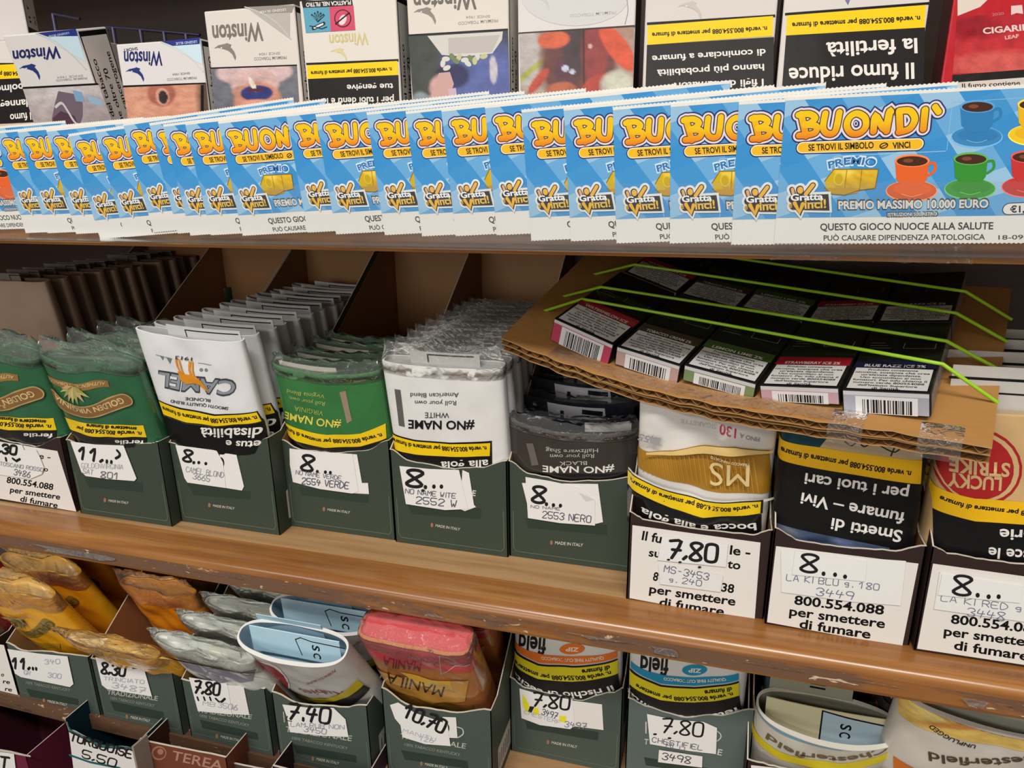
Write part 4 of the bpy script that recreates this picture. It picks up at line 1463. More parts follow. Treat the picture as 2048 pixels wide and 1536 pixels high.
# green pouches with the gold ribbon (second carton) and one of the same kind in the far-left carton
fr = pfr(-.3705, -.0185, 1.272, 12)
def gv(A, dx=0, dy=0):
    D = lambda *p: [(x + dx, y + dy) for x, y in p]
    A.Q(D((71, 757), (140, 764), (214, 764), (216, 778), (140, 779), (76, 771)), (150, 110, 62))
    A.T('AUTHENTIC  TOBACCO', D((208, 768))[0], D((82, 763))[0], 6, (206, 176, 120), .02)
    leafplant(A, (140 + dx, 768 + dy), 1.05)
    A.K(D((103, 796), (125, 811), (157, 820), (193, 820), (222, 810), (247, 799)), 21, (186, 152, 96), True)
    A.K(D((103, 796), (125, 811), (157, 820), (193, 820), (222, 810), (247, 799)), 17, (132, 96, 52), True)
    A.TA('GOLDEN VIRGINIA', D((240, 795), (215, 806), (190, 812), (157, 812), (128, 803), (106, 790)), 9, (214, 186, 132), .02)
    A.Q(D((116, 840), (200, 848), (280, 853), (288, 877), (200, 873), (130, 864)), YEL)
    A.T('n. verde 800.554.088 per', D((279, 866))[0], D((148, 853))[0], 8, BLACK, .03)
    A.T('smettere di fumare', D((270, 856))[0], D((172, 846))[0], 7, BLACK, .03)
    A.Q(D((130, 864), (200, 873), (288, 877), (292, 910), (140, 900)), (20, 19, 20))
    A.T('fertile', D((284, 883))[0], D((230, 880))[0], 8, WHITE, .02)
wv = lambda u: .002 * math.sin(u * 5) - .001
h = fr.L(150, 728)[1]
GREENP = 'wrapped green pouches with gold ribbon print'
r = pouch('green tobacco pouch with a gold ribbon and leaf plant, front of the carton labelled 11', fr, .0735, h, .02, GVG, gv, (), 3.0, .8, .0006, 11, M_SHINY, (60, 84, 66), (), .012, zt=wv, wmat=M_FILM)
row(r, fr, 4, .021, lambda i: 'wrapped green pouch, %s behind the front pouch in the carton labelled 11' % ORD[i], GREENP, seed=4)
rr_ = r
fr2 = pfr(-.4475, -.0175, 1.272, 12)
def gv2(A):
    gv(A, -182, -14)
pouch('green tobacco pouch with a gold ribbon, cut by the left picture edge', fr2, .0735, h, .02, GVG, gv2, (), 3.0, .8, .0006, 15, M_SHINY, (60, 84, 66), (), .014, zt=wv, group=GREENP)
# kraft pouches behind it
frk = pfr(-.4640, .020, 1.30, 9)
hk = .157
rk = pouch('brown paper pouch at the front of its row in the far-left carton', frk, .06, .153, .012, (158, 132, 114), None, (), 4.5, .7, .0005, 21, M_PAPER, (96, 74, 60), ((-.8, .2, .55, .004, 0, (120, 112, 106), frame_rect(-.1, .2, -.001, .0028)),))
row(rk, frk, 11, .0142, lambda i: 'brown paper pouch, %s behind the front one in the far-left carton' % ORD[i], 'brown paper pouches in the far-left carton', seed=7, tjit=1.5, xdrift=.0004)
pouch('dark green pouch lying in shadow behind the brown paper pouches', FR(-.432, .16, ZM + .002, 4), .06, .125, .018, (36, 70, 50), lambda A: A.poly([(-.02, .07), (.02, .07), (.02, .085), (-.02, .085)], (120, 116, 50)), (), 3.2, .8, .0006, 31, M_SHINY)

# white pouches with the orange animal
fr = pfr(-.2965, -.0125, 1.283, 11)
WP = (224, 224, 224)
def cam_(A):
    g1, g2 = (60, 64, 70), (140, 146, 154)
    A.T('CAMEL', (470, 762), (314, 748), 31, g1, .045)
    A.T('CAMEL', (468, 764), (316, 750), 27, g2, .015)
    o_ = (222, 144, 34)
    for l in (((350, 722), (353, 736), (362, 750)), ((356, 722), (361, 738), (367, 752)), ((376, 726), (377, 740), (382, 754)), ((381, 726), (383, 740), (387, 754))):
        A.K(list(l), 3.4, o_, True)
    A.Q([(353, 744), (366, 749), (380, 750), (392, 754), (402, 763), (410, 773), (417, 784), (409, 780), (399, 770), (388, 767), (373, 769), (361, 762)], o_)
    A.T('1913', (381, 717), (349, 714), 7, (60, 60, 62), .01)
    for a_, b_, c_, d_ in (((330, 719), (341, 721), (337, 732), (110, 130, 130)), ((318, 718), (325, 719), (323, 726), (120, 136, 136))):
        A.Q([a_, b_, c_], d_)
    A.K([(310, 716), (342, 721)], 1, (120, 126, 128))
    A.K([(392, 728), (420, 730)], 1, (120, 126, 128))
    A.E((399, 741), 3.4, 3.4, (130, 134, 136))
    A.E((409, 741), 3.4, 3.4, (130, 134, 136))
    A.T('BLONDE', (419, 800), (371, 795), 6, (70, 72, 76), .015)
    A.T('SMOOTH QUALITY BLEND', (456, 814), (340, 802), 6, (70, 72, 76), .015)
    A.Q([(313, 806), (360, 817), (430, 828), (507, 827), (516, 849), (430, 853), (372, 847), (322, 836)], BLACK)
    A.Q([(314, 808), (360, 820), (430, 831), (506, 829), (514, 848), (430, 851), (372, 845), (323, 834)], YEL)
    A.TA(NV, [(506, 835), (430, 836), (372, 829), (322, 817)], 8, BLACK, .03)
    A.Q([(322, 836), (372, 847), (430, 853), (516, 849), (530, 905), (430, 915), (330, 895)], (20, 19, 20))
    A.T('disabilità', (518, 858), (402, 855), 19, WHITE, .02)
    A.T('etus e', (518, 883), (452, 880), 14, WHITE, .02)
h = fr.L(370, 681)[1]
fl = ((-.45, .93, .62, .0045, .0, (206, 206, 206), frame_rect(-.1, .88, -.004, .0025, BLACK, .0007), 0, .006),)
r = pouch('white tobacco pouch with an orange animal picture and grey lettering, front of its row', fr, .0735, h, .0138, WP, cam_, (), 3.2, .72, .0005, 41, M_POUCH, (170, 168, 166), fl, zt=lambda u: -.0022 * u + .0015 * u * u)
row(r, fr, 12, .0143, lambda i: 'white tobacco pouch, %s behind the orange animal pouch in its row' % ORD[i], 'white pouches in the row behind the orange animal', seed=9, tilt0=-.25)

# green pouches, yellow hash lettering
fr = pfr(-.2195, .0015, 1.285, 11)
def nn_(A):
    y = (222, 212, 86)
    A.T('#NO NAME', (682, 841), (565, 829), 15, y, .02)
    A.T('VIRGINIA', (646, 821), (587, 814), 10, (170, 186, 90), 0)
    A.T('Roll your own', (648, 803), (577, 795), 8, (176, 190, 96), 0)
    A.T('Virginia Blend', (647, 788), (571, 782), 8, (176, 190, 96), 0)
    A.Q([(676, 784), (688, 782), (703, 841), (693, 847)], (150, 132, 114))
    A.Q([(545, 849), (590, 859), (655, 869), (720, 868), (764, 856), (767, 884), (720, 893), (650, 895), (590, 885), (549, 872)], YEL)
    A.TA(NV, [(758, 872), (700, 878), (640, 876), (590, 866), (555, 857)], 8, BLACK, .03)
    A.Q([(549, 872), (590, 885), (650, 895), (720, 893), (767, 884), (770, 925), (555, 925)], (20, 19, 20))
h = fr.L(630, 748)[1]
fl = ((-.9, .15, .5, .001, 0, (196, 190, 176), None, 0, .004),)
r = pouch('green tobacco pouch with yellow hash lettering, front of its carton', fr, .0728, h, .019, (54, 116, 62), nn_, (), 3.0, .8, .0004, 51, M_SHINY, (34, 66, 42), fl, .006, zt=lambda u: .0035 * u * u - .0015)
row(r, fr, 4, .0205, lambda i: 'wrapped green pouch, %s behind the one with yellow hash lettering' % ORD[i], 'green pouches behind the yellow hash lettering', seed=12)

# white wrapped pouches
fr = pfr(-.1440, .0, 1.285, 10)
def nw_(A):
    A.T('#NO NAME', (949, 843), (816, 841), 17, (24, 24, 26), .025)
    A.T('WHITE', (898, 825), (850, 825), 11, (60, 60, 62), 0)
    A.T('Roll your own', (912, 802), (829, 802), 9, (60, 60, 62), 0)
    A.T('American Blend', (917, 786), (820, 787), 9, (60, 60, 62), 0)
    A.Q([(788, 781), (800, 782), (809, 855), (797, 853)], (96, 94, 92))
    A.Q([(778, 870), (830, 880), (900, 885), (983, 883), (984, 940), (784, 935)], (20, 19, 20))
    A.Q([(779, 873), (830, 883), (900, 888), (980, 887), (979, 913), (900, 913), (830, 909), (784, 903)], YEL)
    A.TA(NV, [(972, 893), (900, 893), (830, 888), (784, 880)], 9, BLACK, .03)
    A.T('alla gola', (976, 920), (882, 923), 15, WHITE, .02)
h = fr.L(870, 738)[1]
fl = ((-.55, .6, .55, .006, 0, (190, 188, 184), frame_rect(-.25, .5, 0, .0045, BLACK, .0009), 0, .006),)
r = pouch('white wrapped tobacco pouch with black hash lettering, front of its row', fr, .0722, h, .0152, (226, 224, 222), nw_, (), 4.2, .9, .0002, 61, M_POUCH, (170, 168, 166), fl, .011, zt=lambda u: .0012 * u * u)
row(r, fr, 10, .0158, lambda i: 'white wrapped pouch, %s behind the one with black hash lettering' % ORD[i], 'white wrapped pouches behind the black hash lettering', seed=15)

# black pouches
fr = pfr(-.0715, .003, 1.285, 8)
DK = (58, 52, 48)
def nb_(A):
    A.T('#NO NAME', (1228, 934), (1085, 931), 13, WHITE, .02)
    A.T('BLACK', (1174, 921), (1119, 922), 8, (200, 196, 190), 0)
    A.T('Roll your own', (1188, 907), (1100, 908), 8, (186, 182, 178), 0)
    A.T('Halfzware Shag', (1196, 897), (1091, 897), 8, (186, 182, 178), 0)
    A.Q([(1051, 892), (1065, 890), (1077, 931), (1063, 934)], (104, 98, 92))
    A.Q([(1030, 945), (1255, 950), (1255, 985), (1035, 980)], (20, 18, 18))
h = fr.L(1130, 866)[1]
def bl_(A, a, h):
    A.poly([(a * .15, h - .004), (a * .85, h - .004), (a * .85, h + .0015), (a * .15, h + .0015)], (206, 204, 202))
r = pouch('black tobacco pouch with white hash lettering, front of its carton', fr, .0745, h, .017, DK, nb_, (), 3.0, .9, .0004, 71, M_SHINY, (22, 24, 32), ((-.8, .88, .75, .003, .1, (24, 27, 36), bl_, 0, .01),), .003, zt=lambda u: .005 * u * u - .001, open_top=True)
def bl2(A, a, h):
    A.poly([(-a * .45, h - .008), (a * .5, h - .008), (a * .45, h + .007), (-a * .5, h + .008)], (176, 176, 182))
    A.poly([(-a * .28, h - .001), (-a * .22, h - .001), (-a * .22, h + .004), (-a * .28, h + .004)], (20, 20, 24))
    A.poly([(a * .08, h - .003), (a * .42, h - .004), (a * .42, h - .001), (a * .08, h + .0)], (20, 20, 24))
    A.poly([(a * .08, h + .003), (a * .42, h + .002), (a * .42, h + .005), (a * .08, h + .006)], (20, 20, 24))
fr3 = pfr(-.0745, .024, 1.285, 6)
for i, (dy, dz, lab) in enumerate(((.0, 0, 'black wrapped pouch with a pale barred flap, second in its carton'), (.02, .006, 'black wrapped pouch with a pale barred flap, third in its carton'), (.042, .01, 'black wrapped pouch at the back under the cardboard tray'))):
    f_ = Fr(fr3.o + V((0, dy, 0)), fr3.u, fr3.v)
    pouch(lab, f_, .073, h - .004 + dz, .016, (22, 25, 34), None, (), 3.0, .9, .0004, 75 + i, M_SHINY, (20, 22, 30), ((-.92, .92, .75, .0095, .05, (24, 27, 36), bl2, 0, .012),), .003, zt=lambda u: .004 * u * u - .001, group='black pouches under the tray')

# white and gold pouch
fr = pfr(.0000, -.0195, 1.28, 8)
def ms_(A):
    G = (170, 122, 36)
    A.Q([(1262, 906), (1295, 914), (1343, 912), (1407, 903), (1470, 899), (1540, 909), (1545, 1000), (1509, 992), (1407, 984), (1311, 959), (1262, 946)], G)
    for k in range(26):
        x = 1276 + k * 9.2
        A.K([(x, 918), (x + 9, 955 + k * 1.3)], 1.2, (188, 142, 56))
    A.Q([(1340, 916), (1540, 909), (1541, 905), (1470, 896), (1407, 900), (1343, 909), (1295, 911), (1295, 915)], (222, 190, 120))
    A.T('MS', (1499, 930), (1419, 928), 42, (222, 196, 140), 0)
    A.T('TABACCO TRINCIATO', (1499, 927), (1421, 916), 5, (232, 214, 176), .015)
    A.Q([(1262, 950), (1311, 968), (1407, 994), (1545, 1001), (1545, 1006), (1407, 1000), (1311, 975), (1262, 956)], (226, 222, 216))
    A.Q([(1262, 954), (1311, 972), (1360, 986), (1407, 997), (1460, 999), (1522, 1000), (1520, 1028), (1407, 1030), (1343, 1015), (1262, 986)], (30, 28, 28))
    A.Q([(1262, 956), (1311, 974), (1360, 988), (1407, 999), (1460, 1001), (1518, 1003), (1516, 1027), (1407, 1028), (1343, 1013), (1262, 984)], YEL)
    A.TA(NV, [(1512, 1008), (1440, 1008), (1343, 991), (1268, 966)], 10, BLACK, .03)
    A.Q([(1262, 986), (1343, 1015), (1407, 1030), (1518, 1028), (1516, 1080), (1262, 1060)], (20, 19, 20))
    A.TA('bocca e alla gola', [(1508, 1043), (1400, 1041), (1288, 1016)], 17, WHITE, .02)
    A.T('130', (1473, 867), (1439, 864), 17, (196, 36, 70), .02)
    A.T('FINO A', (1521, 879), (1480, 872), 9, (150, 146, 144), .02)
    A.T('SIGARETTE', (1432, 866), (1360, 857), 8, (196, 192, 190), .01)
    A.T('0,55', (1318, 884), (1284, 874), 13, (150, 148, 150), .03)
    A.Q([(1300, 880), (1322, 884), (1318, 899), (1302, 893)], (160, 158, 160))
h = fr.L(1400, 822)[1]
r = pouch('white and gold tobacco pouch with a wavy gold field, front of its carton', fr, .0665, h, .024, (218, 214, 208), ms_, (), 2.6, .55, .0009, 81, M_SHINY, (200, 196, 190), zt=lambda u: .0035 * math.sin(u * 3 + 2.2) + .001)
row(r, fr, 3, .026, lambda i: 'white and gold pouch, %s behind the front one under the tray' % ORD[i], 'white and gold pouches', seed=18, tjit=1)

# black pouch with the long white warning
fr = pfr(.0665, -.0235, 1.28, 4)
def lb_(A):
    A.Q([(1556, 862), (1660, 872), (1640, 896), (1556, 886)], (24, 66, 78))
    A.Q([(1660, 870), (1850, 890), (1845, 925), (1640, 896)], (196, 176, 140))
    A.K([(1690, 884), (1704, 892), (1716, 884), (1728, 894), (1742, 888)], 3, (40, 34, 30), True)
    A.K([(1760, 892), (1790, 905), (1806, 888), (1796, 884), (1782, 912)], 3, (40, 34, 30), True)
    A.Q([(1556, 885), (1640, 896), (1845, 924), (1842, 972), (1556, 924)], (236, 182, 26))
    A.T(NV, (1823, 944), (1566, 900), 11, BLACK, .03)
    A.Q([(1556, 924), (1842, 972), (1838, 1110), (1550, 1060)], (20, 19, 20))
    A.T('per i tuoi cari', (1818, 978), (1611, 946), 23, WHITE, .02)
    A.T('fumare – Vivi', (1810, 1026), (1604, 985), 23, WHITE, .02)
    A.T('Smetti di', (1805, 1062), (1664, 1035), 23, WHITE, .02)
    A.I((1552, 1048), (1778, 1094), (1778, 1130), (1548, 1090), [(70, 84, 112), (84, 98, 130)], [(.35, .4, .1, .5, (52, 62, 88), 2, 20), (.7, .5, .12, .5, (96, 112, 150), 2, -20), (.1, .3, .1, .3, (110, 116, 130), 2)], 20, 6)
h = fr.L(1690, 852)[1]
r = pouch('black tobacco pouch with three lines of white warning under a yellow band', fr, .0632, h, .022, (20, 19, 20), lb_, (), 5.0, .9, .0002, 91, M_POUCH, (60, 56, 52))
row(r, fr, 2, .03, lambda i: 'black warning pouch behind the first one under the tray', 'black pouches with white warning text', seed=19, tjit=.5)

# beige pouches with the red disc
fr = pfr(.1325, -.0275, 1.28, 5)
def lr_(A):
    rd, be = (170, 38, 38), (206, 172, 122)
    A.E((1958, 935), 88, 76, rd, .2)
    A.E((1958, 935), 82, 70, be, .2)
    A.E((1955, 936), 74, 64, rd, .2)
    A.T('LUCKY', (2004, 955), (1899, 949), 26, be, .03)
    A.T('STRIKE', (2021, 928), (1903, 920), 26, be, .03)
    A.Q([(1872, 980), (1950, 997), (2090, 1006), (2200, 1000), (2200, 1046), (2090, 1050), (1950, 1042), (1872, 1024)], (236, 184, 24))
    A.TA(NV, [(2190, 1018), (2090, 1022), (1960, 1012), (1886, 996)], 12, BLACK, .03)
    A.Q([(1872, 1024), (1950, 1042), (2090, 1050), (2200, 1046), (2200, 1150), (1868, 1130)], (20, 19, 20))
    A.T('arterie', (2120, 1062), (1998, 1056), 22, WHITE, .02)
    A.T('e ostruisce le', (2180, 1112), (1976, 1092), 22, WHITE, .02)
h = fr.L(1990, 832)[1]
fl = ((-.98, .98, .55, .0165, .12, (186, 182, 176), lambda A, a, h: (A.stroke([(-a, h + .005), (a, h + .005)], .0008, BLACK), A.stroke([(-a, h + .011), (a, h + .0112)], .0012, BLACK)), 0, .01),)
r = pouch('beige tobacco pouch with a large red disc, at the right picture edge', fr, .0625, h, .024, (204, 168, 118), lr_, (), 4.6, .9, .0003, 101, M_POUCH, (180, 160, 130), fl)
row(r, fr, 4, .028, lambda i: 'beige pouch with a red disc, %s behind the front one at the right edge' % ORD[i], 'beige pouches with red disc', seed=21, tjit=1, xdrift=-.0012)

# ------------------------------------------------------------------ cardboard tray with vape boxes
D1, D2 = V((0.95166388, -0.30680194, -0.01443693)), V((0.3039925, 0.93451386, 0.18512807))
TN = D1.cross(D2)
ftr = Fr((0.00789442, -0.04, 1.34484875), D1, TN)
SAG = [(-.17, .026), (-.1215, .0161), (-.092, .0093), (-.057, .0036), (-.037, .0012), (0, 0), (.032, .0009), (.0566, .0022), (.101, .0035), (.13, .004)]


def sag(a):
    for i in range(len(SAG) - 1):
        if a <= SAG[i + 1][0] or i == len(SAG) - 2:
            t = (a - SAG[i][0]) / (SAG[i + 1][0] - SAG[i][0])
            return SAG[i][1] * (1 - t) + SAG[i + 1][1] * t


def ssag(a):
    return sum(sag(a + k * .004) for k in (-2, -1, 0, 1, 2)) / 5


def tray_px(p, b):
    """cast a picture point on the plane b = const of the tray; returns (a, c)"""
    d = ray(*p)
    o = ftr.at(0, b, 0)
    t = (o - CAMP).dot(D2) / d.dot(D2)
    w = CAMP + d * t - ftr.o
    return w.dot(D1), w.dot(TN)


troot = thing('cardboard_tray', ftr, 'sagging double cardboard tray laid over the cartons, carrying the vape boxes', 'tray')
KB, KT = (176, 128, 72), (150, 104, 58)
DEP = .185
al = lambda b: -.1225 - .15 * b


def sheet(name, c0, th, b0, gapf):
    mb = MB()
    na, nb = 40, 8
    G = lambda i, j, dc: (al(DEP * j / nb) * (1 - i / na) + .101 * i / na, b0 + (DEP - b0) * j / nb, None)
    def pt(i, j, dc):
        a, b, _ = G(i, j, dc)
        rag = .0006 * math.sin(i * 1.7) + .0004 * math.sin(i * 4.1) if j == 0 else 0
        return (a, b + rag, ssag(a) + c0 + dc + gapf(a))
    for dc, col in ((0, KB), (-.0004, KT), (-th + .0004, KT), (-th, KT)):
        mb.grid([[pt(i, j, dc) for i in range(na + 1)] for j in range(nb + 1)], col)
    for d0, d1, col in ((0, -.0004, (196, 156, 104)), (-th + .0004, -th, (190, 150, 98))):
        mb.grid([[pt(i, 0, d) for i in range(na + 1)] for d in (d0, d1)], col)
        mb.grid([[pt(0, j, d) for j in range(nb + 1)] for d in (d0, d1)], col)
        mb.grid([[pt(na, j, d) for j in range(nb + 1)] for d in (d0, d1)], col)
    # fluting between the liners
    nf = 320
    rows = []
    for j in range(nb + 1):
        r = []
        for k in range(nf + 1):
            a = al(DEP * j / nb) * (1 - k / nf) + .101 * k / nf
            b = b0 + (DEP - b0) * j / nb + (.0006 * math.sin(k / 8 * 1.7) if j == 0 else 0)
            r.append((a, b, ssag(a) + c0 + gapf(a) - th / 2 + (th / 2 - .0005) * math.sin(2 * math.pi * a / .0062)))
        rows.append(r)
    mb.grid(rows, (140, 100, 60))
    mb.build(name, M_KRAFT, troot)


sheet('upper_sheet', 0, .0036, 0, lambda a: 0)
sheet('lower_sheet', -.0040, .0036, .0012, lambda a: -.0016 * max(0, 1 - abs(a + .0) / .11))
for k, (x0, x1) in enumerate(((1653, 1722), (1835, 1925))):
    mb = MB()
    (a0, _), (a1, _) = tray_px((x0, 880), 0), tray_px((x1, 890), 0)
    aa = [a0 + (a1 - a0) * i / 6 for i in range(7)]
    prof = ((.012, .0004), (-.0006, .0004), (-.0012, -.003), (-.0012, -.0088))
    mb.grid([[(a, b, ssag(a) + c) for a in aa] for b, c in prof], WHITE)
    mb.build('sticky_tape', M_TAPE, troot)
mb = MB()
rt = random.Random(8)
mb.grid([[(-.095 + .14 * i / 20, .001 + .0095 * j / 3 + rt.uniform(-.001, .001), ssag(-.095 + .14 * i / 20) + .0005 + rt.uniform(0, .0007)) for i in range(21)] for j in range(4)], WHITE)
mb.build('sticky_tape', M_TAPE, troot)

FLAV = [('WATERMELON ICE', (150, 30, 48), (176, 66, 92), 'pink'), ('TOBACCO CREAM 2%', (66, 50, 44), (176, 148, 142), 'beige'), ('LEMON LIME 2%', (60, 84, 40), (116, 134, 92), 'green'), ('STRAWBERRY ICE 2%', (150, 24, 36), (186, 150, 160), 'rose-silver'), ('BLUE RAZZ ICE 2%', (24, 26, 52), (158, 160, 172), 'silver')]
BPX = [((1108, 636), (1228, 690)), ((1233, 692), (1362, 732)), ((1368, 729), (1514, 768)), ((1518, 770), (1679, 776)), ((1683, 779), (1862, 787))]
WARN = [('Prodotto contenente', .62), ('nicotina, sostanza che crea', .92), ("un'elevata dipendenza.", .74), ('Uso sconsigliato ai non', .74), ('fumatori. Per info chiama il', .9), ('numero verde 800554088', .86), ("dell'Istituto Superiore", .72), ('di Sanità.', .34)]
BF, BLEN = .0125, .080
GV_ = 'vape boxes on the cardboard tray'
rb = random.Random(4)
for k, ((pa, pb), (fl_, fc, ec, cn)) in enumerate(zip(BPX, FLAV)):
    (a0, c0), (a1, c1) = tray_px(pa, BF), tray_px(pb, BF)
    hh = (c0 + c1) / 2 - ssag((a0 + a1) / 2) - .0004
    fb = Fr(ftr.at(a0, BF, c0), ftr.at(a1, 0, c1) - ftr.at(a0, 0, c0), D2)
    w = math.hypot(a1 - a0, c1 - c0)
    mb = MB()
    mb.box(0, w, 0, hh, 0, BLEN, (22, 21, 23), 0, .0007)
    A = Art(fb, 0, .00003, .0001)
    zl = .0235
    A.poly([(0.0006, zl), (w - .0006, zl), (w - .0006, zl + .009), (.0006, zl + .009)], fc)
    A.poly([(w * .04, .0012), (w * .965, .0012), (w * .965, zl), (w * .04, zl)], BLACK)
    A.poly([(w * .05, .0017), (w * .955, .0017), (w * .955, zl - .0005), (w * .05, zl - .0005)], (204, 202, 200))
    for i, (ln, lw) in enumerate(WARN):
        z = zl - .0033 - i * .00265
        A.t(ln, w * (.5 - lw / 2 * .94), z, w * (.5 + lw / 2 * .94), z, .0018, BLACK, .02)
    A.t(fl_, w * .14, zl + .001, w * .86, zl + .001, .0027, (206, 200, 198), .02)
    A.stroke([(w * .52, .052), (w * .52, .046), (w * .9, .046), (w * .9, .052)], .0004, (120, 116, 112))
    A.nxt()
    for q in range(3):
        A.stroke([(w * .1, .046 + q * .003), (w * (.36 - .05 * q), .046 + q * .003)], .0007, (96, 92, 90))
    A.emit(mb)
    B = Art(fb, 0, .00003, .0001)
    B.poly([(.0006, .0006), (w - .0006, .0006), (w - .0006, hh - .0006), (.0006, hh - .0006)], ec)
    B.poly([(.0006, .0004), (w - .0006, .0004), (w - .0006, .0022), (.0006, .0022)], (196, 194, 196))
    B.poly([(w * .16, .0026), (w * .86, .0026), (w * .86, hh - .0003), (w * .16, hh - .0003)], (214, 214, 216))
    x = w * .24
    while x < w * .8:
        bw = rb.choice((.0003, .0003, .0005, .0008))
        B.poly([(x, .0040), (x + bw, .0040), (x + bw, hh - .0006), (x, hh - .0006)], (26, 26, 28))
        x += bw + rb.choice((.0003, .0004, .0007))
    B.emit(mb, lambda x, off, z: (x, z, -off))
    C_ = Art(fb)
    C_.poly([(.001, .001), (BLEN - .001, .001), (BLEN - .001, hh - .001), (.001, hh - .001)], (128, 128, 134) if k == 4 else (40, 38, 40))
    C_.emit(mb, lambda s, off, z: (w + off, z, s))
    o = mb.build('vape_box', M_GLOSS, None, fb)
    tag(o, '%s-ended vape box in the front row on the tray, reading %s' % (cn, fl_.lower().replace(' 2%', '')), 'vape box', GV_)
    o2 = o.copy()
    COL.objects.link(o2)
    o2.matrix_world = Fr(fb.o + D2 * (BLEN + .004) - TN * .0015, fb.u, fb.v).m
    tag(o2, 'vape box in the shaded second row, behind the %s one' % fl_.lower().replace(' 2%', ''), 'vape box', GV_)

# elastic cords
for k, pts in enumerate((((1091, 621), (1165, 598), (1885, 728), (1992, 803)), ((1130, 592), (1203, 574), (1893, 682), (1999, 740)), ((1196, 547), (1270, 529), (1912, 626), (2010, 681)), ((1390, 500), (1440, 512), (1931, 583), (2020, 637)))):
    fz = Fr(ftr.at(0, 0, .0185), D1, D2)      # plane over the box tops
    (e0x, e0y), (m0x, m0y), (m1x, m1y), (e1x, e1y) = [fz.L(*p) for p in pts]
    def on_tray(p):
        # points on the tray sheet at its left / right edge
        best = None
        for q in range(41):
            b = -.01 + .24 * q / 40
            a, c = tray_px(p, b)
            e = abs(c - ssag(a) - .001)
            if best is None or e < best[0]:
                best = (e, a, b, c)
        return V(best[1:])
    P0, P3 = on_tray(pts[0]), on_tray(pts[3])
    # over the boxes: keep the picture line but lie on the box tops
    mid_ = []
    for i in range(25):
        t = i / 24
        p = (pts[1][0] * (1 - t) + pts[2][0] * t, pts[1][1] * (1 - t) + pts[2][1] * t)
        best = None
        for q in range(61):
            b = -.005 + .26 * q / 60
            a, c = tray_px(p, b)
            top_ = max(ssag(a) + .0165, .0145 if -.12 < a < .09 else 0) + .0006
            e = abs(c - top_)
            if best is None or e < best[0]:
                best = (e, a, b, c)
        mid_.append(V(best[1:]))
    n_ = len(mid_)
    # straight between the two corners in plan, resting height from the samples
    A0, A1 = mid_[0], mid_[-1]
    line = []
    for i in range(n_):
        t = i / (n_ - 1)
        q = A0.lerp(A1, t)
        q.z = max(q.z, sorted(m.z for m in mid_[max(0, i - 2):i + 3])[len(mid_[max(0, i - 2):i + 3]) // 2])
        line.append(mid_[i].lerp(q, 0.0))
    sm = [sum((line[min(max(i + d, 0), n_ - 1)] for d in (-2, -1, 0, 1, 2)), V((0, 0, 0))) / 5 if 2 <= i <= n_ - 3 else line[i] for i in range(n_)]
    mb = MB()
    path = [P0 + (P0 - sm[0]).normalized() * .004] + [P0] + sm + [P3, P3 + (P3 - sm[-1]).normalized() * .001]
    mb.tube(path, .00085, (148, 196, 40), n=8)
    o = mb.build('elastic_cord', M_PLASTIC, None, ftr)
    tag(o, 'lime green cord stretched over the vape boxes, %s from the front' % ORD[k + 1], 'cord', 'lime green cords round the tray')

# ------------------------------------------------------------------ bottom tier: cartons
def bfr(pl, yf):
    f = FR(0, yf, ZB + .0004)
    return FR(f.L(*pl)[0], yf, ZB + .0004)


def bw(fr, pr):
    return fr.L(*pr)[0]


def trad(bar, made, tr=None, ken=None, extra=None, h=5):
    def ex(A):
        if tr:
            A.T('TRADIZIONALE', tr[0], tr[1], tr[2], (176, 178, 166), .01)
        if ken:
            A.T('100% TABACCO KENTUCKY', ken[0], ken[1], 5.5, (136, 142, 130), .01)
        if extra:
            extra(A)
    return green_art(bar, made, h, ex)


FADE = (168, 168, 184)
GREY_G = (72, 82, 75)
fr = bfr((-120, 1375), -.0385)
r = carton('dark carton with a white warning panel at the left end of the bottom row', fr, .071, .17, [(-125, 1270), (-60, 1295), (0, 1300), (22, 1290)], .09, DKBR, KRAFT2,
           warn_art([(-115, 1272), (8, 1290), (38, 1396), (-90, 1376)], [('o', (2, 1352), (8, 1353), 8), ('re', (6, 1366), (20, 1368), 8), ('re', (10, 1381), (24, 1383), 8)]), right_slip=False)
fr = bfr((43, 1406), -.0390)
r = carton('green carton with orange pouches in the bottom row, label reading 11', fr, bw(fr, (203, 1435)), .17, [(9, 1284), (45, 1301), (104, 1304), (168, 1312)], .095, GREY_G, KRAFT,
           trad([(53, 1377), (157, 1398), (157, 1411), (60, 1393)], ((95, 1404), (134, 1412)), None, ((52, 1367), (140, 1383))))
def a_(A):
    A.H('11,..', (25, 1336), (72, 1339), 20, 4, INK)
    A.H('340', (90, 1328), (120, 1327), 9, 1.3, FADE)
    A.H('GR', (48, 1348), (60, 1350), 8, 1.2, FADE)
    A.H('300', (96, 1354), (122, 1357), 9, 1.3, FADE)
label_part(r, fr, [(15, 1298), (75, 1307), (135, 1313), (147, 1368), (140, 1374), (42, 1354), (30, 1347)], a_)
fr = bfr((208, 1438), -.0390)
r = carton('green carton with a flattened orange pouch on top, label reading 8,30', fr, bw(fr, (367, 1466)), .17, [(184, 1317), (237, 1330), (297, 1331), (327, 1326)], .095, GREY_G, KRAFT2,
           trad([(221, 1402), (327, 1424), (330, 1441), (229, 1421)], ((261, 1436), (300, 1444)), ((214, 1388), (315, 1401), 9), ((221, 1398), (309, 1414))))
def a_(A):
    A.H('8,30', (203, 1346), (249, 1352), 21, 4, INK)
    A.H('TRINCIATO', (208, 1360), (288, 1367), 7, 1.1, FADE)
    A.H('3487', (224, 1374), (290, 1386), 10, 1.4, FADE)
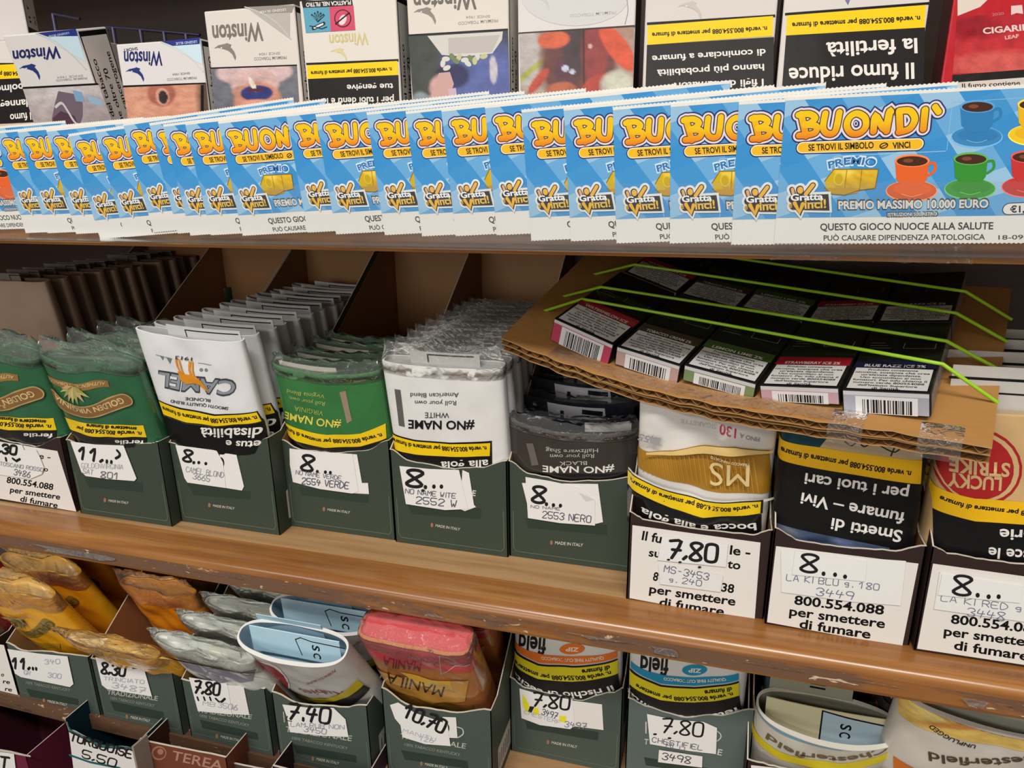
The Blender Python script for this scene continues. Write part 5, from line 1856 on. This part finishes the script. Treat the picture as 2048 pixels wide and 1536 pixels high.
label_part(r, fr, [(191, 1314), (225, 1325), (261, 1332), (266, 1338), (288, 1337), (304, 1393), (214, 1378), (204, 1370)], a_)
fr = bfr((383, 1475), -.0385)
r = carton('green carton with silvery wrapped pouches, label reading 7,80 over a torn price', fr, bw(fr, (547, 1503)), .17, [(361, 1358), (400, 1368), (470, 1374), (527, 1377)], .095, GREY_G, KRAFT2,
           trad([(400, 1439), (515, 1466), (517, 1480), (405, 1456)], ((441, 1475), (483, 1484)), ((394, 1424), (503, 1438), 9), ((399, 1433), (498, 1453))))
label_part(r, fr, [(445, 1370), (487, 1372), (499, 1430), (450, 1427)], None, 'old_label', (222, 218, 214), -.0005)
def a_(A):
    A.H('7,80', (389, 1385), (438, 1390), 23, 4.2, INK)
    for x in (395, 408, 420):
        A.K([(x, 1394), (x + 2, 1400)], 3.4, INK)
    A.K([(432, 1397), (441, 1404), (450, 1397)], 4, INK, True)
    A.H('MB', (406, 1410), (430, 1413), 8, 1.1, FADE)
    A.H('3506', (436, 1414), (474, 1420), 10, 1.2, FADE)
label_part(r, fr, [(378, 1355), (415, 1361), (453, 1365), (457, 1380), (464, 1429), (396, 1422)], a_)
fr = bfr((561, 1518), -.0392)
r = carton('green carton with pale blue rolled pouches, label reading 7.40', fr, bw(fr, (746, 1550)), .17, [(535, 1381), (600, 1408), (680, 1414), (719, 1408)], .1, GREY_G, KRAFT2,
           trad([(585, 1488), (712, 1511), (713, 1525), (593, 1506)], ((633, 1520), (678, 1529)), ((571, 1463), (703, 1482), 11), ((584, 1478), (695, 1499)), lambda A: A.K([(567, 1424), (569, 1444)], 1.6, (190, 190, 180))))
def a_(A):
    A.H('7.40', (577, 1437), (658, 1447), 30, 5, INK)
    A.K([(575, 1432), (574, 1440), (584, 1442)], 1.5, INK, True)
    A.H('LAM RUB NON', (582, 1452), (688, 1458), 8, 1.2, (150, 150, 164))
    A.H('3450', (608, 1462), (652, 1468), 10, 1.4, (140, 140, 156))
label_part(r, fr, [(565, 1409), (620, 1416), (667, 1416), (691, 1439), (697, 1474), (640, 1471), (580, 1464), (574, 1434)], a_)
fr = bfr((775, 1530), -.0300)
r = carton('green carton with red topped packs, slanted label reading 10,70', fr, bw(fr, (986, 1562)), .17, [(757, 1374), (820, 1412), (900, 1424), (972, 1419)], .115, GREY_G, KRAFT2,
           trad([(802, 1500), (935, 1522), (937, 1537), (810, 1519)], ((850, 1530), (895, 1538)), ((800, 1476), (931, 1497), 10), ((809, 1491), (920, 1512)), lambda A: A.K([(915, 1454), (925, 1458), (926, 1468), (916, 1475)], 2, (200, 200, 194), True)))
label_part(r, fr, [(885, 1434), (912, 1435), (915, 1476), (890, 1475)], lambda A: A.E((895, 1456), 4, 8, INK), 'old_label', (224, 220, 214), -.0005)
def a_(A):
    A.H('10,70', (806, 1432), (884, 1466), 26, 5, INK)
    A.H('MANITU', (806, 1464), (870, 1482), 7, 1.1, FADE)
    A.H('126', (838, 1480), (866, 1485), 9, 1.2, FADE)
label_part(r, fr, [(780, 1410), (796, 1405), (830, 1426), (895, 1448), (901, 1492), (850, 1488), (805, 1474), (801, 1450), (790, 1437)], a_)
fr = bfr((1022, 1505), .0080)
r = carton('green carton with white and orange banded pouches, yellow marked label reading 7,80', fr, bw(fr, (1240, 1537)), .15, [(1017, 1354), (1050, 1376), (1155, 1400), (1226, 1386), (1243, 1376)], .118, GREY_G, KRAFT2,
           trad([(1051, 1442), (1197, 1464), (1196, 1481), (1054, 1457)], ((1103, 1487), (1154, 1496))))
label_part(r, fr, [(1120, 1398), (1204, 1409), (1207, 1460), (1130, 1450)], None, 'old_label', (222, 218, 212), -.0005)
def a_(A):
    A.Q([(1045, 1388), (1052, 1396), (1064, 1424), (1052, 1424), (1046, 1410)], (226, 218, 40))
    A.Q([(1066, 1414), (1076, 1416), (1080, 1430), (1066, 1428)], (226, 218, 40))
    A.Q([(1118, 1431), (1132, 1432), (1133, 1445), (1120, 1443)], (226, 218, 40))
    A.Q([(1060, 1412), (1069, 1413), (1063, 1425), (1056, 1423)], (30, 30, 30))
    A.H('7,80', (1066, 1411), (1137, 1419), 26, 4.2, INK)
    A.H('3497', (1083, 1428), (1113, 1437), 11, 1.6, (70, 70, 90))
    A.H('CHESTERF', (1048, 1426), (1120, 1448), 7, 1, FADE)
    A.H('3497', (1129, 1453), (1172, 1458), 11, 1.6, (120, 120, 140))
label_part(r, fr, [(1039, 1377), (1090, 1392), (1145, 1399), (1150, 1452), (1140, 1458), (1080, 1450), (1043, 1436)], a_)
fr = bfr((1250, 1538), .0050)
r = carton('grey green carton with white and blue banded pouches, labels reading 7,80 and 3498', fr, .0735, .15, [(1246, 1394), (1290, 1412), (1363, 1434), (1431, 1431), (1489, 1416)], .121, (88, 100, 96), KRAFT2,
           trad([(1288, 1514), (1440, 1540), (1440, 1556), (1292, 1530)], ((1330, 1560), (1390, 1566)), None, None, lambda A: (A.K([(1292, 1444), (1292, 1466)], 2.4, (200, 200, 194)), A.T('E', (1434, 1509), (1443, 1511), 12, (196, 196, 188), .015), A.T('T', (1288, 1488), (1296, 1489), 11, (196, 196, 188), .015), A.K([(1434, 1462), (1441, 1468), (1441, 1476), (1434, 1482)], 2, (200, 200, 194), True))))
def a_(A):
    A.H('7,80', (1324, 1464), (1404, 1473), 27, 4, INK)
    A.E((1310, 1468), 4, 2, INK)
    A.E((1339, 1476), 4, 2, INK)
    A.H('CHESTIFIEL', (1304, 1483), (1404, 1500), 9, 1.5, (90, 90, 106))
    A.H('BLU', (1332, 1494), (1368, 1502), 9, 1.4, (110, 110, 126))
label_part(r, fr, [(1294, 1428), (1350, 1440), (1407, 1444), (1434, 1456), (1432, 1508), (1380, 1502), (1300, 1488)], a_)
label_part(r, fr, [(1318, 1500), (1405, 1513), (1404, 1535), (1316, 1524)], lambda A: A.H('3498', (1324, 1518), (1380, 1527), 13, 2, (60, 60, 70)), 'code_label', dy=-.0011)
fr = FR(0, -.012, ZB + .0004)
fr = FR(fr.L(1492, 1536)[0], -.012, ZB + .0004)
r = carton('dark carton with a string torn lip holding rolled pouches, cut by the lower picture edge', fr, .0750, .16, [(1489, 1518), (1560, 1536), (1700, 1552), (1790, 1550)], .112, DKBR, KRAFT2,
           warn_art([(1502, 1530), (1780, 1560), (1770, 1640), (1505, 1600)], []), right_slip=False)
fr = FR(0, -.016, ZB + .0004)
fr = FR(fr.L(1800, 1560)[0], -.016, ZB + .0004)
r = carton('dark carton at the lower right corner under the yellow flowered pouch', fr, .0750, .16, [(1800, 1570), (1900, 1590), (2000, 1600), (2100, 1590)], .112, DKBR, KRAFT2, None, right_slip=False)

# ------------------------------------------------------------------ bottom tier: pouches
ORG = (250, 178, 30)
def tfr(px, y, tilt, z0=None, yaw=0, roll=0, w=0):
    """pouch frame through the picture point px at depth y, leaning forward"""
    f = FR(0, y, 0)
    x, z = f.L(*px)
    zb = ZB + .002 if z0 is None else z0
    m = FR(x, y + math.tan(math.radians(tilt)) * (z - zb), zb, tilt, yaw, roll)
    return m


def lean_fr(xc, yp, zp, tilt, yaw=0, roll=0):
    """pouch leaning forward over a carton front whose top is at (yp, zp)"""
    zb = ZB + .0018
    return FR(xc, yp + math.tan(math.radians(tilt)) * (zp - zb), zb, tilt, yaw, roll)


def lean_h(zp, tilt, above):
    return (zp - ZB - .0018) / math.cos(math.radians(tilt)) + above


# orange pouches in the first carton
fr = lean_fr(-.4500, -.0360, 1.134, 25)
h = lean_h(1.134, 25, .046)
def og_(A):
    d = (96, 92, 40)
    A.K([(20, 1262), (50, 1270), (80, 1262), (96, 1250)], 13, (150, 122, 44), True)
    A.TA('GOLDEN', [(96, 1246), (78, 1258), (40, 1264)], 9, d, .02)
    leafplant(A, (30, 1236), .7, (d, (130, 116, 44), d))
    A.K([(4, 1236), (50, 1236)], 4, (166, 136, 60))
    A.Q([(0, 1272), (60, 1284), (120, 1288), (122, 1296), (60, 1294), (0, 1284)], (206, 166, 40))
ORGG = 'orange wrapped pouches in the bottom row'
r = pouch('orange wrapped pouch with green print, front of the carton labelled 11', fr, .070, h, .018, ORG, og_, (), 3.0, .7, .0005, 111, M_SHINY, (246, 196, 96), (), .02, zt=lambda u: .004 * math.sin(u * 4), wrap_from=.86)
row(r, fr, 4, .0235, lambda i: 'orange wrapped pouch, %s behind the front one in the carton labelled 11' % ORD[i], ORGG, seed=31, tjit=1.5, xdrift=-.004)
# flattened orange pouches in the second carton
fr = lean_fr(-.3690, -.0370, 1.119, 38, 0, -4)
h = lean_h(1.119, 38, .040)
r = pouch('crumpled orange wrapped pouch drooping over the carton labelled 8,30', fr, .070, h, .016, (250, 180, 44), lambda A: (A.Q([(150, 1296), (300, 1312), (300, 1320), (150, 1304)], (236, 186, 90)), A.Q([(230, 1276), (300, 1286), (290, 1300), (226, 1290)], (206, 176, 80))), (), 2.8, .7, .0008, 115, M_SHINY, (252, 206, 110), (), .018, wrap_from=.85, zt=lambda u: .003 * math.sin(u * 5 + 1))
f_ = lean_fr(-.365, .0, 1.13, 24)
pouch('orange wrapped pouch standing behind the crumpled one', f_, .064, lean_h(1.13, 24, .04), .016, (226, 146, 26), None, (), 2.8, .7, .0012, 116, M_SHINY, (220, 150, 60), (), .014, wrap_from=.85)
f_ = lean_fr(-.370, .04, 1.13, 20)
pouch('dark wrapped pouch at the back of the carton labelled 8,30', f_, .06, lean_h(1.13, 20, .04), .016, (120, 84, 40), None, (), 2.8, .7, .0012, 117, M_SHINY, (90, 70, 50), (), .014, wrap_from=.85)
# silvery pouches
SIL = (226, 232, 224)
def si_(A):
    A.Q([(320, 1268), (352, 1270), (340, 1284), (316, 1278)], (228, 232, 236))
    A.E((337, 1276), 8, 4, (90, 150, 206))
    A.Q([(352, 1280), (392, 1272), (410, 1282), (360, 1290)], (222, 212, 90))
    A.K([(300, 1300), (380, 1312), (470, 1316)], 3, (226, 228, 228), True)
    A.Q([(390, 1312), (450, 1316), (450, 1330), (396, 1326)], (196, 190, 184))
    A.T('NERO', (440, 1325), (404, 1321), 7, (150, 150, 160), .02)
    A.Q([(350, 1330), (500, 1352), (500, 1368), (420, 1366)], (150, 146, 160))
def fl_si(A, a, h):
    A.poly([(-a * .55, h - .005), (-a * .4, h - .001), (-a * .15, h - .0015), (-a * .3, h - .0055)], (236, 240, 244))
    A.ell(-a * .35, h - .0032, .0035, .0016, (70, 130, 206), 12)
    A.poly([(-a * .1, h - .006), (a * .05, h - .0015), (a * .42, h - .002), (a * .3, h - .0065)], (228, 214, 70))
    A.stroke([(-a * .6, h - .0085), (a * .6, h - .009)], .0005, (120, 124, 120))
fr = lean_fr(-.2915, -.0365, 1.122, 31)
h = lean_h(1.122, 31, .046)
SILG = 'silvery wrapped pouches in the bottom row'
r = pouch('silvery pale green wrapped pouch drooping over the carton with the torn price', fr, .070, h, .017, SIL, si_, (), 2.8, .65, .0007, 121, M_SHINY, (234, 238, 230), ((-.75, .7, .5, .0015, .45, (218, 224, 216), fl_si, .001, .009),), .013, wrap_from=.85, zt=lambda u: -.004 * u)
row(r, fr, 4, .0225, lambda i: 'silvery wrapped pouch, %s behind the drooping one' % ORD[i], SILG, seed=33, tjit=2, xdrift=.001)
# pale blue rolled pouches
PB = (176, 206, 220)
def lbz(A):
    A.E((533, 1366), 48, 36, (226, 222, 220), .5)
    A.E((533, 1366), 44, 32, (156, 30, 42), .5)
    A.T('LUCKY', (556, 1384), (520, 1374), 13, (226, 216, 212), .03)
    A.T('STRIKE', (556, 1368), (510, 1356), 13, (226, 216, 212), .03)
    A.TA('Rubies', [(684, 1388), (640, 1380), (594, 1378)], 15, (150, 60, 66), .0)
    A.T('TOBACCO BLEND', (668, 1354), (612, 1366), 4, (170, 80, 84), .01)
    A.Q([(545, 1388), (575, 1393), (654, 1396), (706, 1383), (718, 1394), (654, 1404), (600, 1403), (560, 1399)], (206, 186, 30))
    A.Q([(560, 1399), (600, 1403), (654, 1404), (718, 1394), (730, 1404), (640, 1430), (560, 1420)], (40, 38, 38))
def fl_lb(A, a, h):
    A.stroke([(a * .08, h - .0095), (a * .0, h + .0), (a * .1, h + .0018), (a * .3, h + .0005), (a * .93, h + .0002)], .0006, BLACK)
    A.nxt()
    A.t('S', a * .3, h - .0015, a * .3, h - .005, .005, BLACK, .02)
    A.t('C', a * .3, h - .0065, a * .3, h - .010, .005, BLACK, .02)
fr = lean_fr(-.2235, -.0370, 1.131, 33)
h = lean_h(1.131, 33, .056)
ROLL = 'pale blue rolled pouches in the bottom row'
r = pouch('pale blue rolled pouch with a red disc, drooping over the carton labelled 7.40', fr, .072, h, .026, (206, 204, 200), lbz, (), 2.5, .95, .0004, 131, M_POUCH, (150, 178, 194), ((-.82, .84, .55, .0035, .55, PB, fl_lb, .001, .012), (-.8, .4, .86, .0035, .3, (158, 186, 202), None, .001, .014)), 0, zt=lambda u: .003 * u * u, open_top=True)
row(r, fr, 3, .029, lambda i: 'pale blue rolled pouch, %s behind the one with the red disc' % ORD[i], ROLL, seed=35, tjit=1.2, xdrift=.001)
# red topped packs
def mn_(A):
    A.Q([(724, 1318), (790, 1330), (862, 1342), (932, 1345), (940, 1290), (880, 1284), (727, 1270)], (196, 62, 70))
    A.T('MANILA', (842, 1328), (766, 1316), 19, (120, 36, 56), 0)
    A.K([(728, 1284), (800, 1294), (876, 1312), (908, 1330)], 2, (226, 216, 214))
    A.K([(876, 1312), (882, 1351), (908, 1338), (934, 1342)], 1.5, (232, 190, 190))
    A.Q([(745, 1345), (860, 1362), (935, 1366), (930, 1402), (860, 1404), (780, 1380)], (206, 150, 66))
    A.Q([(800, 1345), (860, 1358), (900, 1364), (906, 1382), (850, 1376)], (226, 176, 50))
    A.T('MANILA', (890, 1374), (774, 1346), 20, (50, 30, 24), 0)
    A.Q([(790, 1384), (870, 1404), (945, 1412), (945, 1422), (860, 1418), (780, 1394)], (150, 110, 40))
fr = lean_fr(-.1512, -.0275, 1.141, 28)
h = lean_h(1.141, 28, .058)
r = pouch('red topped wrapped pack with gold lower half, front of the carton labelled 10,70', fr, .068, h, .024, (176, 110, 60), mn_, ((h - .02, h, (190, 58, 66)),), 5.0, .85, .0005, 141, M_SHINY, (206, 84, 88), (), .004, wrap_from=.9, name='tobacco_pack', cat='tobacco pack')
row(r, fr, 3, .033, lambda i: 'red topped wrapped pack, %s behind the front one' % ORD[i], 'red topped packs in the bottom row', seed=37, tjit=1.5)


def field(A, dx, dy, c, warn, wpath, ypath, s=1.0):
    D = lambda *p: [(x + dx, y + dy) for x, y in p]
    A.T('field', D((1093, 1278))[0], D((1036, 1274))[0], 34, (30, 28, 28), .025)
    A.Q(D((1015, 1293), (1050, 1302), (1089, 1310), (1144, 1313), (1232, 1311), (1232, 1324), (1144, 1329), (1076, 1326), (1015, 1305)), c)
    A.E(D((1144, 1298))[0], 25, 11, c)
    A.T('ZIP', D((1158, 1296))[0], D((1132, 1294))[0], 8, (236, 224, 206), .03)
    A.TA('QUALITY FINE CUT TOBACCO', D((1206, 1315), (1144, 1317), (1082, 1313)), 7, (238, 214, 190), .03)
    A.Q(D((1014, 1307), (1076, 1328), (1144, 1331), (1232, 1326), (1232, 1329), (1144, 1334), (1076, 1331), (1014, 1311)), BLACK)
    A.Q(D((1014, 1311), (1076, 1331), (1144, 1334), (1232, 1329), (1232, 1356), (1144, 1362), (1076, 1357), (1014, 1338)), (220, 206, 34))
    A.TA('n. verde 800.554.088 per smettere', D((1219, 1346), (1144, 1350), (1080, 1346), (1028, 1330)), 10, BLACK, .03)
    A.T('di fumare', D((1218, 1334))[0], D((1164, 1337))[0], 9, BLACK, .03)
    A.Q(D((1014, 1338), (1076, 1357), (1144, 1362), (1232, 1356), (1240, 1420), (1020, 1400)), (30, 29, 30))
    A.TA(warn, D(*wpath), 14, WHITE, .02)


fr = tfr((1130, 1392), .0095, 5)
h = .115
r = pouch('white tobacco pouch with an orange band, front of the carton with yellow marks', fr, .0690, h, .024, (216, 214, 210), lambda A: field(A, 0, 0, (222, 116, 40), 'il rischio di cecità', ((1222, 1375), (1144, 1382), (1080, 1376), (1022, 1352)), None), (), 3.2, .95, .0003, 151, M_POUCH)
row(r, fr, 3, .026, lambda i: 'white pouch with an orange band, %s behind the front one' % ORD[i], 'orange banded white pouches', seed=39, tjit=.5)
fr = tfr((1368, 1425), .0065, 5)
r = pouch('white tobacco pouch with a blue band, front of the grey green carton', fr, .0690, h, .024, (216, 214, 210), lambda A: field(A, 245, 42, (34, 140, 178), 'fetus e disabilità', ((1228, 1377), (1144, 1388), (1080, 1379), (1012, 1348)), None), (), 3.2, .95, .0003, 152, M_POUCH)
row(r, fr, 3, .026, lambda i: 'white pouch with a blue band, %s behind the front one' % ORD[i], 'blue banded white pouches', seed=40, tjit=.5)

# rolled pouches with blackletter name
def ch_(A):
    A.Q([(1500, 1466), (1560, 1480), (1680, 1500), (1800, 1506), (1800, 1496), (1680, 1492), (1560, 1470), (1506, 1455)], (110, 150, 170))
    A.TA('Chesterfield', [(1775, 1508), (1690, 1513), (1610, 1506), (1535, 1488)], 20, (110, 92, 66), .02)
    A.Q([(1500, 1496), (1560, 1512), (1680, 1526), (1800, 1524), (1800, 1536), (1680, 1542), (1560, 1526), (1500, 1508)], (216, 196, 40))
def fl_ch(A, a, h):
    A.poly([(a * -.05, h - .016), (a * .9, h - .016), (a * .9, h + .001), (a * .3, h + .0025), (a * -.05, h + .004)], (176, 200, 214))
    A.stroke([(a * -.05, h - .016), (a * -.05, h + .0036), (a * .3, h + .0021), (a * .9, h + .0006)], .0009, BLACK)
    A.nxt()
    A.t('S', a * .22, h - .002, a * .22, h - .0055, .0055, BLACK, .02)
    A.t('C', a * .22, h - .0068, a * .22, h - .0103, .0055, BLACK, .02)
fr = tfr((1650, 1520), -.0115, 16)
h = fr.L(1650, 1492)[1]
CREAM = (214, 206, 170)
r = pouch('rolled pouch with cream and blue inside, open towards the viewer, bottom row right', fr, .0745, h, .033, (198, 194, 182), ch_, (), 2.4, 1.0, .0004, 161, M_POUCH, (150, 150, 130), ((-.86, .88, .5, .0045, .35, CREAM, fl_ch, .001, .03), (-.8, .4, .84, .011, .25, (150, 148, 130), lambda A, a, h: (A.stroke([(-a * .2, h + .005), (0, h + .005)], .0012, BLACK), A.stroke([(-a * .2, h + .0075), (0, h + .0075)], .0012, BLACK)), .003, .02)), 0, zt=lambda u: .0035 * u * u - .001 * u, open_top=True, group='rolled pouches at the lower right')
fr = tfr((1655, 1470), .026, 6)
pouch('rolled grey pouch in shadow behind the cream lined one', fr, .0745, fr.L(1650, 1400)[1], .03, (96, 116, 128), lambda A: A.Q([(1490, 1400), (1800, 1460), (1800, 1480), (1490, 1420)], (190, 170, 30)), (), 2.4, 1.0, .0004, 162, M_POUCH, (70, 68, 66), ((-.94, .96, .85, .013, .05, (130, 126, 124), lambda A, a, h: (A.stroke([(0, h - .005), (0, h + .013)], .001, BLACK), A.nxt(), A.t('S', a * .3, h + .006, a * .3, h + .002, .0055, BLACK, .02)), .003, .02),), 0, open_top=True, group='rolled pouches at the lower right')
def un_(A):
    A.I((1800, 1395), (2120, 1450), (2120, 1512), (1800, 1470), [(226, 196, 110), (222, 186, 100)], [(.2, .5, .15, .3, (240, 216, 130), 1), (.5, .4, .05, .3, (206, 130, 60), 1, 30), (.7, .3, .08, .2, (210, 140, 70), 1), (.1, .3, .04, .4, (200, 120, 50), 1, -30), (.35, .7, .05, .3, (206, 140, 70), 1, 50)])
    A.TA('UNPLUGGED', [(1952, 1494), (1905, 1484), (1862, 1466)], 13, (40, 36, 34), .02)
    A.TA('Chesterfield', [(2110, 1508), (2040, 1514), (1950, 1518), (1856, 1514)], 28, (80, 66, 48), .02)
    A.Q([(1790, 1536), (1850, 1550), (2100, 1560), (2100, 1580), (1790, 1560)], (206, 110, 40))
def fl_un(A, a, h):
    A.poly([(a * -.3, h - .004), (a * .9, h - .004), (a * .9, h + .004), (a * .3, h + .005), (a * -.3, h + .008)], (190, 204, 216))
    A.stroke([(a * -.3, h - .004), (a * -.3, h + .008)], .001, BLACK)
fr = tfr((1945, 1540), -.0205, 16)
h = fr.L(1945, 1462)[1]
pouch('white pouch with a yellow flowered top fold, lower right corner', fr, .0760, h, .03, (206, 200, 190), un_, (), 2.5, .95, .0004, 163, M_POUCH, (190, 186, 170), ((-.96, .96, .5, .0085, .15, (206, 206, 190), fl_un, .003, .02),), 0, zt=lambda u: -.006 * u + .001, open_top=True, group='rolled pouches at the lower right')
fr = tfr((1790, 1500), .014, 8)
pouch('pouch with an orange band seen between the two rolled pouches', fr, .02, fr.L(1795, 1425)[1], .03, (60, 56, 54), lambda A: (A.Q([(1760, 1440), (1840, 1470), (1840, 1484), (1760, 1455)], (206, 100, 40)), A.Q([(1760, 1460), (1840, 1490), (1840, 1510), (1760, 1480)], (210, 190, 40))), (), 3, .95, .0003, 164, M_POUCH)

# ------------------------------------------------------------------ lowest tier
def low_carton(label, xr_px, xl_px, yf, depth, top_z_px, cout, cin, art=None, zback=None, slope=0, top=None):
    f = FR(0, yf, ZL + .0004)
    x1, x0 = f.L(*xr_px)[0], f.L(*xl_px)[0]
    fr = FR(x0, yf, ZL + .0004)
    z = fr.L(*top_z_px)[1]
    r = carton(label, fr, x1 - x0, depth, top or [xl_px, xr_px], zback or z, cout, cin, art, slope=slope, right_slip=False)
    return r, fr


MAR = (104, 34, 58)
def a_(A, w):
    A.K([(-40, 1494), (60, 1512)], 3, (190, 184, 176))
f = FR(0, -.066, ZL)
r, fr = low_carton('maroon open carton in the lower left corner', (52, 1512), (-130, 1480), -.066, .075, (52, 1512), MAR, (70, 30, 44), a_)
label_part(r, fr, [(-60, 1496), (28, 1508), (34, 1560), (-60, 1560)], lambda A: A.H('T', (0, 1535), (16, 1537), 22, 4, INK))
mb = MB()
A = Art(FR(fr.o.x, fr.o.y + .0743, fr.o.z))
zt_ = f.L(52, 1512)[1]
A.T('TEREA', (-30, 1484), (66, 1503), 17, (150, 110, 112), .01)
A.stroke([(.001, zt_ - .001), (.07, zt_ - .001)], .0008, (150, 110, 116))
A.emit(mb, lambda x, off, z: (x, .0741 - off, z))
o = mb.build('inner_print', M_CARD, r)
def a_(A, w):
    A.Q([(138, 1464), (202, 1495), (262, 1500), (280, 1492), (275, 1560), (150, 1560)], (220, 216, 212))
    A.Q([(133, 1444), (140, 1462), (202, 1493), (262, 1499), (284, 1484), (284, 1478), (262, 1494), (202, 1488), (144, 1460)], (20, 78, 86))
    A.K([(140, 1510), (180, 1524), (240, 1536)], 4, (20, 92, 98))
    A.H('TURQUOISE', (140, 1480), (262, 1516), 15, 3, INK)
    A.H('5,50', (164, 1514), (230, 1534), 15, 2.6, INK)
r, fr = low_carton('dark teal carton with a handwritten white front, in the lower left', (284, 1478), (129, 1438), -.058, .07, (129, 1437), (20, 62, 72), (14, 44, 54), a_, top=[(129, 1437), (138, 1460), (202, 1491), (262, 1497), (284, 1477)])
BRN = (112, 62, 46)
def a_(A, w):
    A.T('TEREA', (343, 1519), (444, 1541), 19, (170, 130, 112), .01)
    A.E((318, 1506), 15, 14, (160, 114, 96))
    A.E((319, 1506), 12, 11, BRN)
    A.E((321, 1503), 6, 6, (160, 114, 96))
r, fr = low_carton('brown carton with a pale printed name at the bottom edge', (452, 1515), (288, 1481), -.060, .07, (288, 1481), BRN, (70, 40, 32), a_)
mb = MB()
f2_ = FR(0, -.0645, ZL)
x0_, z0_ = f2_.L(287, 1476)
mb.prism([(0, 0), (.012, 0), (.012, z0_ - .0012), (0, z0_)], 0, .0015, (150, 136, 124), mp=lambda y, q, z: (x0_ - .0022 + q, -.0725 + y, ZL + z))
o = mb.build('carton_flap', M_CARD)
tag(o, 'grey cardboard flap standing beside the brown carton at the bottom edge', 'cardboard flap')
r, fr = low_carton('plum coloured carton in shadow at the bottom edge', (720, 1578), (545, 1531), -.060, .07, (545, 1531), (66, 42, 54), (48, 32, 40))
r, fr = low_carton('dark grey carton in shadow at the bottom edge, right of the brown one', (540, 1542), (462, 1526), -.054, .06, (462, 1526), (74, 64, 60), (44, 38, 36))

# dark red pouch at the far left of the bottom row
pouch('dark red pouch at the far left of the bottom row, cut by the picture edge', lean_fr(-.5330, -.012, 1.14, 22), .068, lean_h(1.14, 22, .045), .018, (150, 22, 40), None, (), 3.0, .8, .0005, 170, M_SHINY, (110, 24, 36), (), .01, wrap_from=.9)
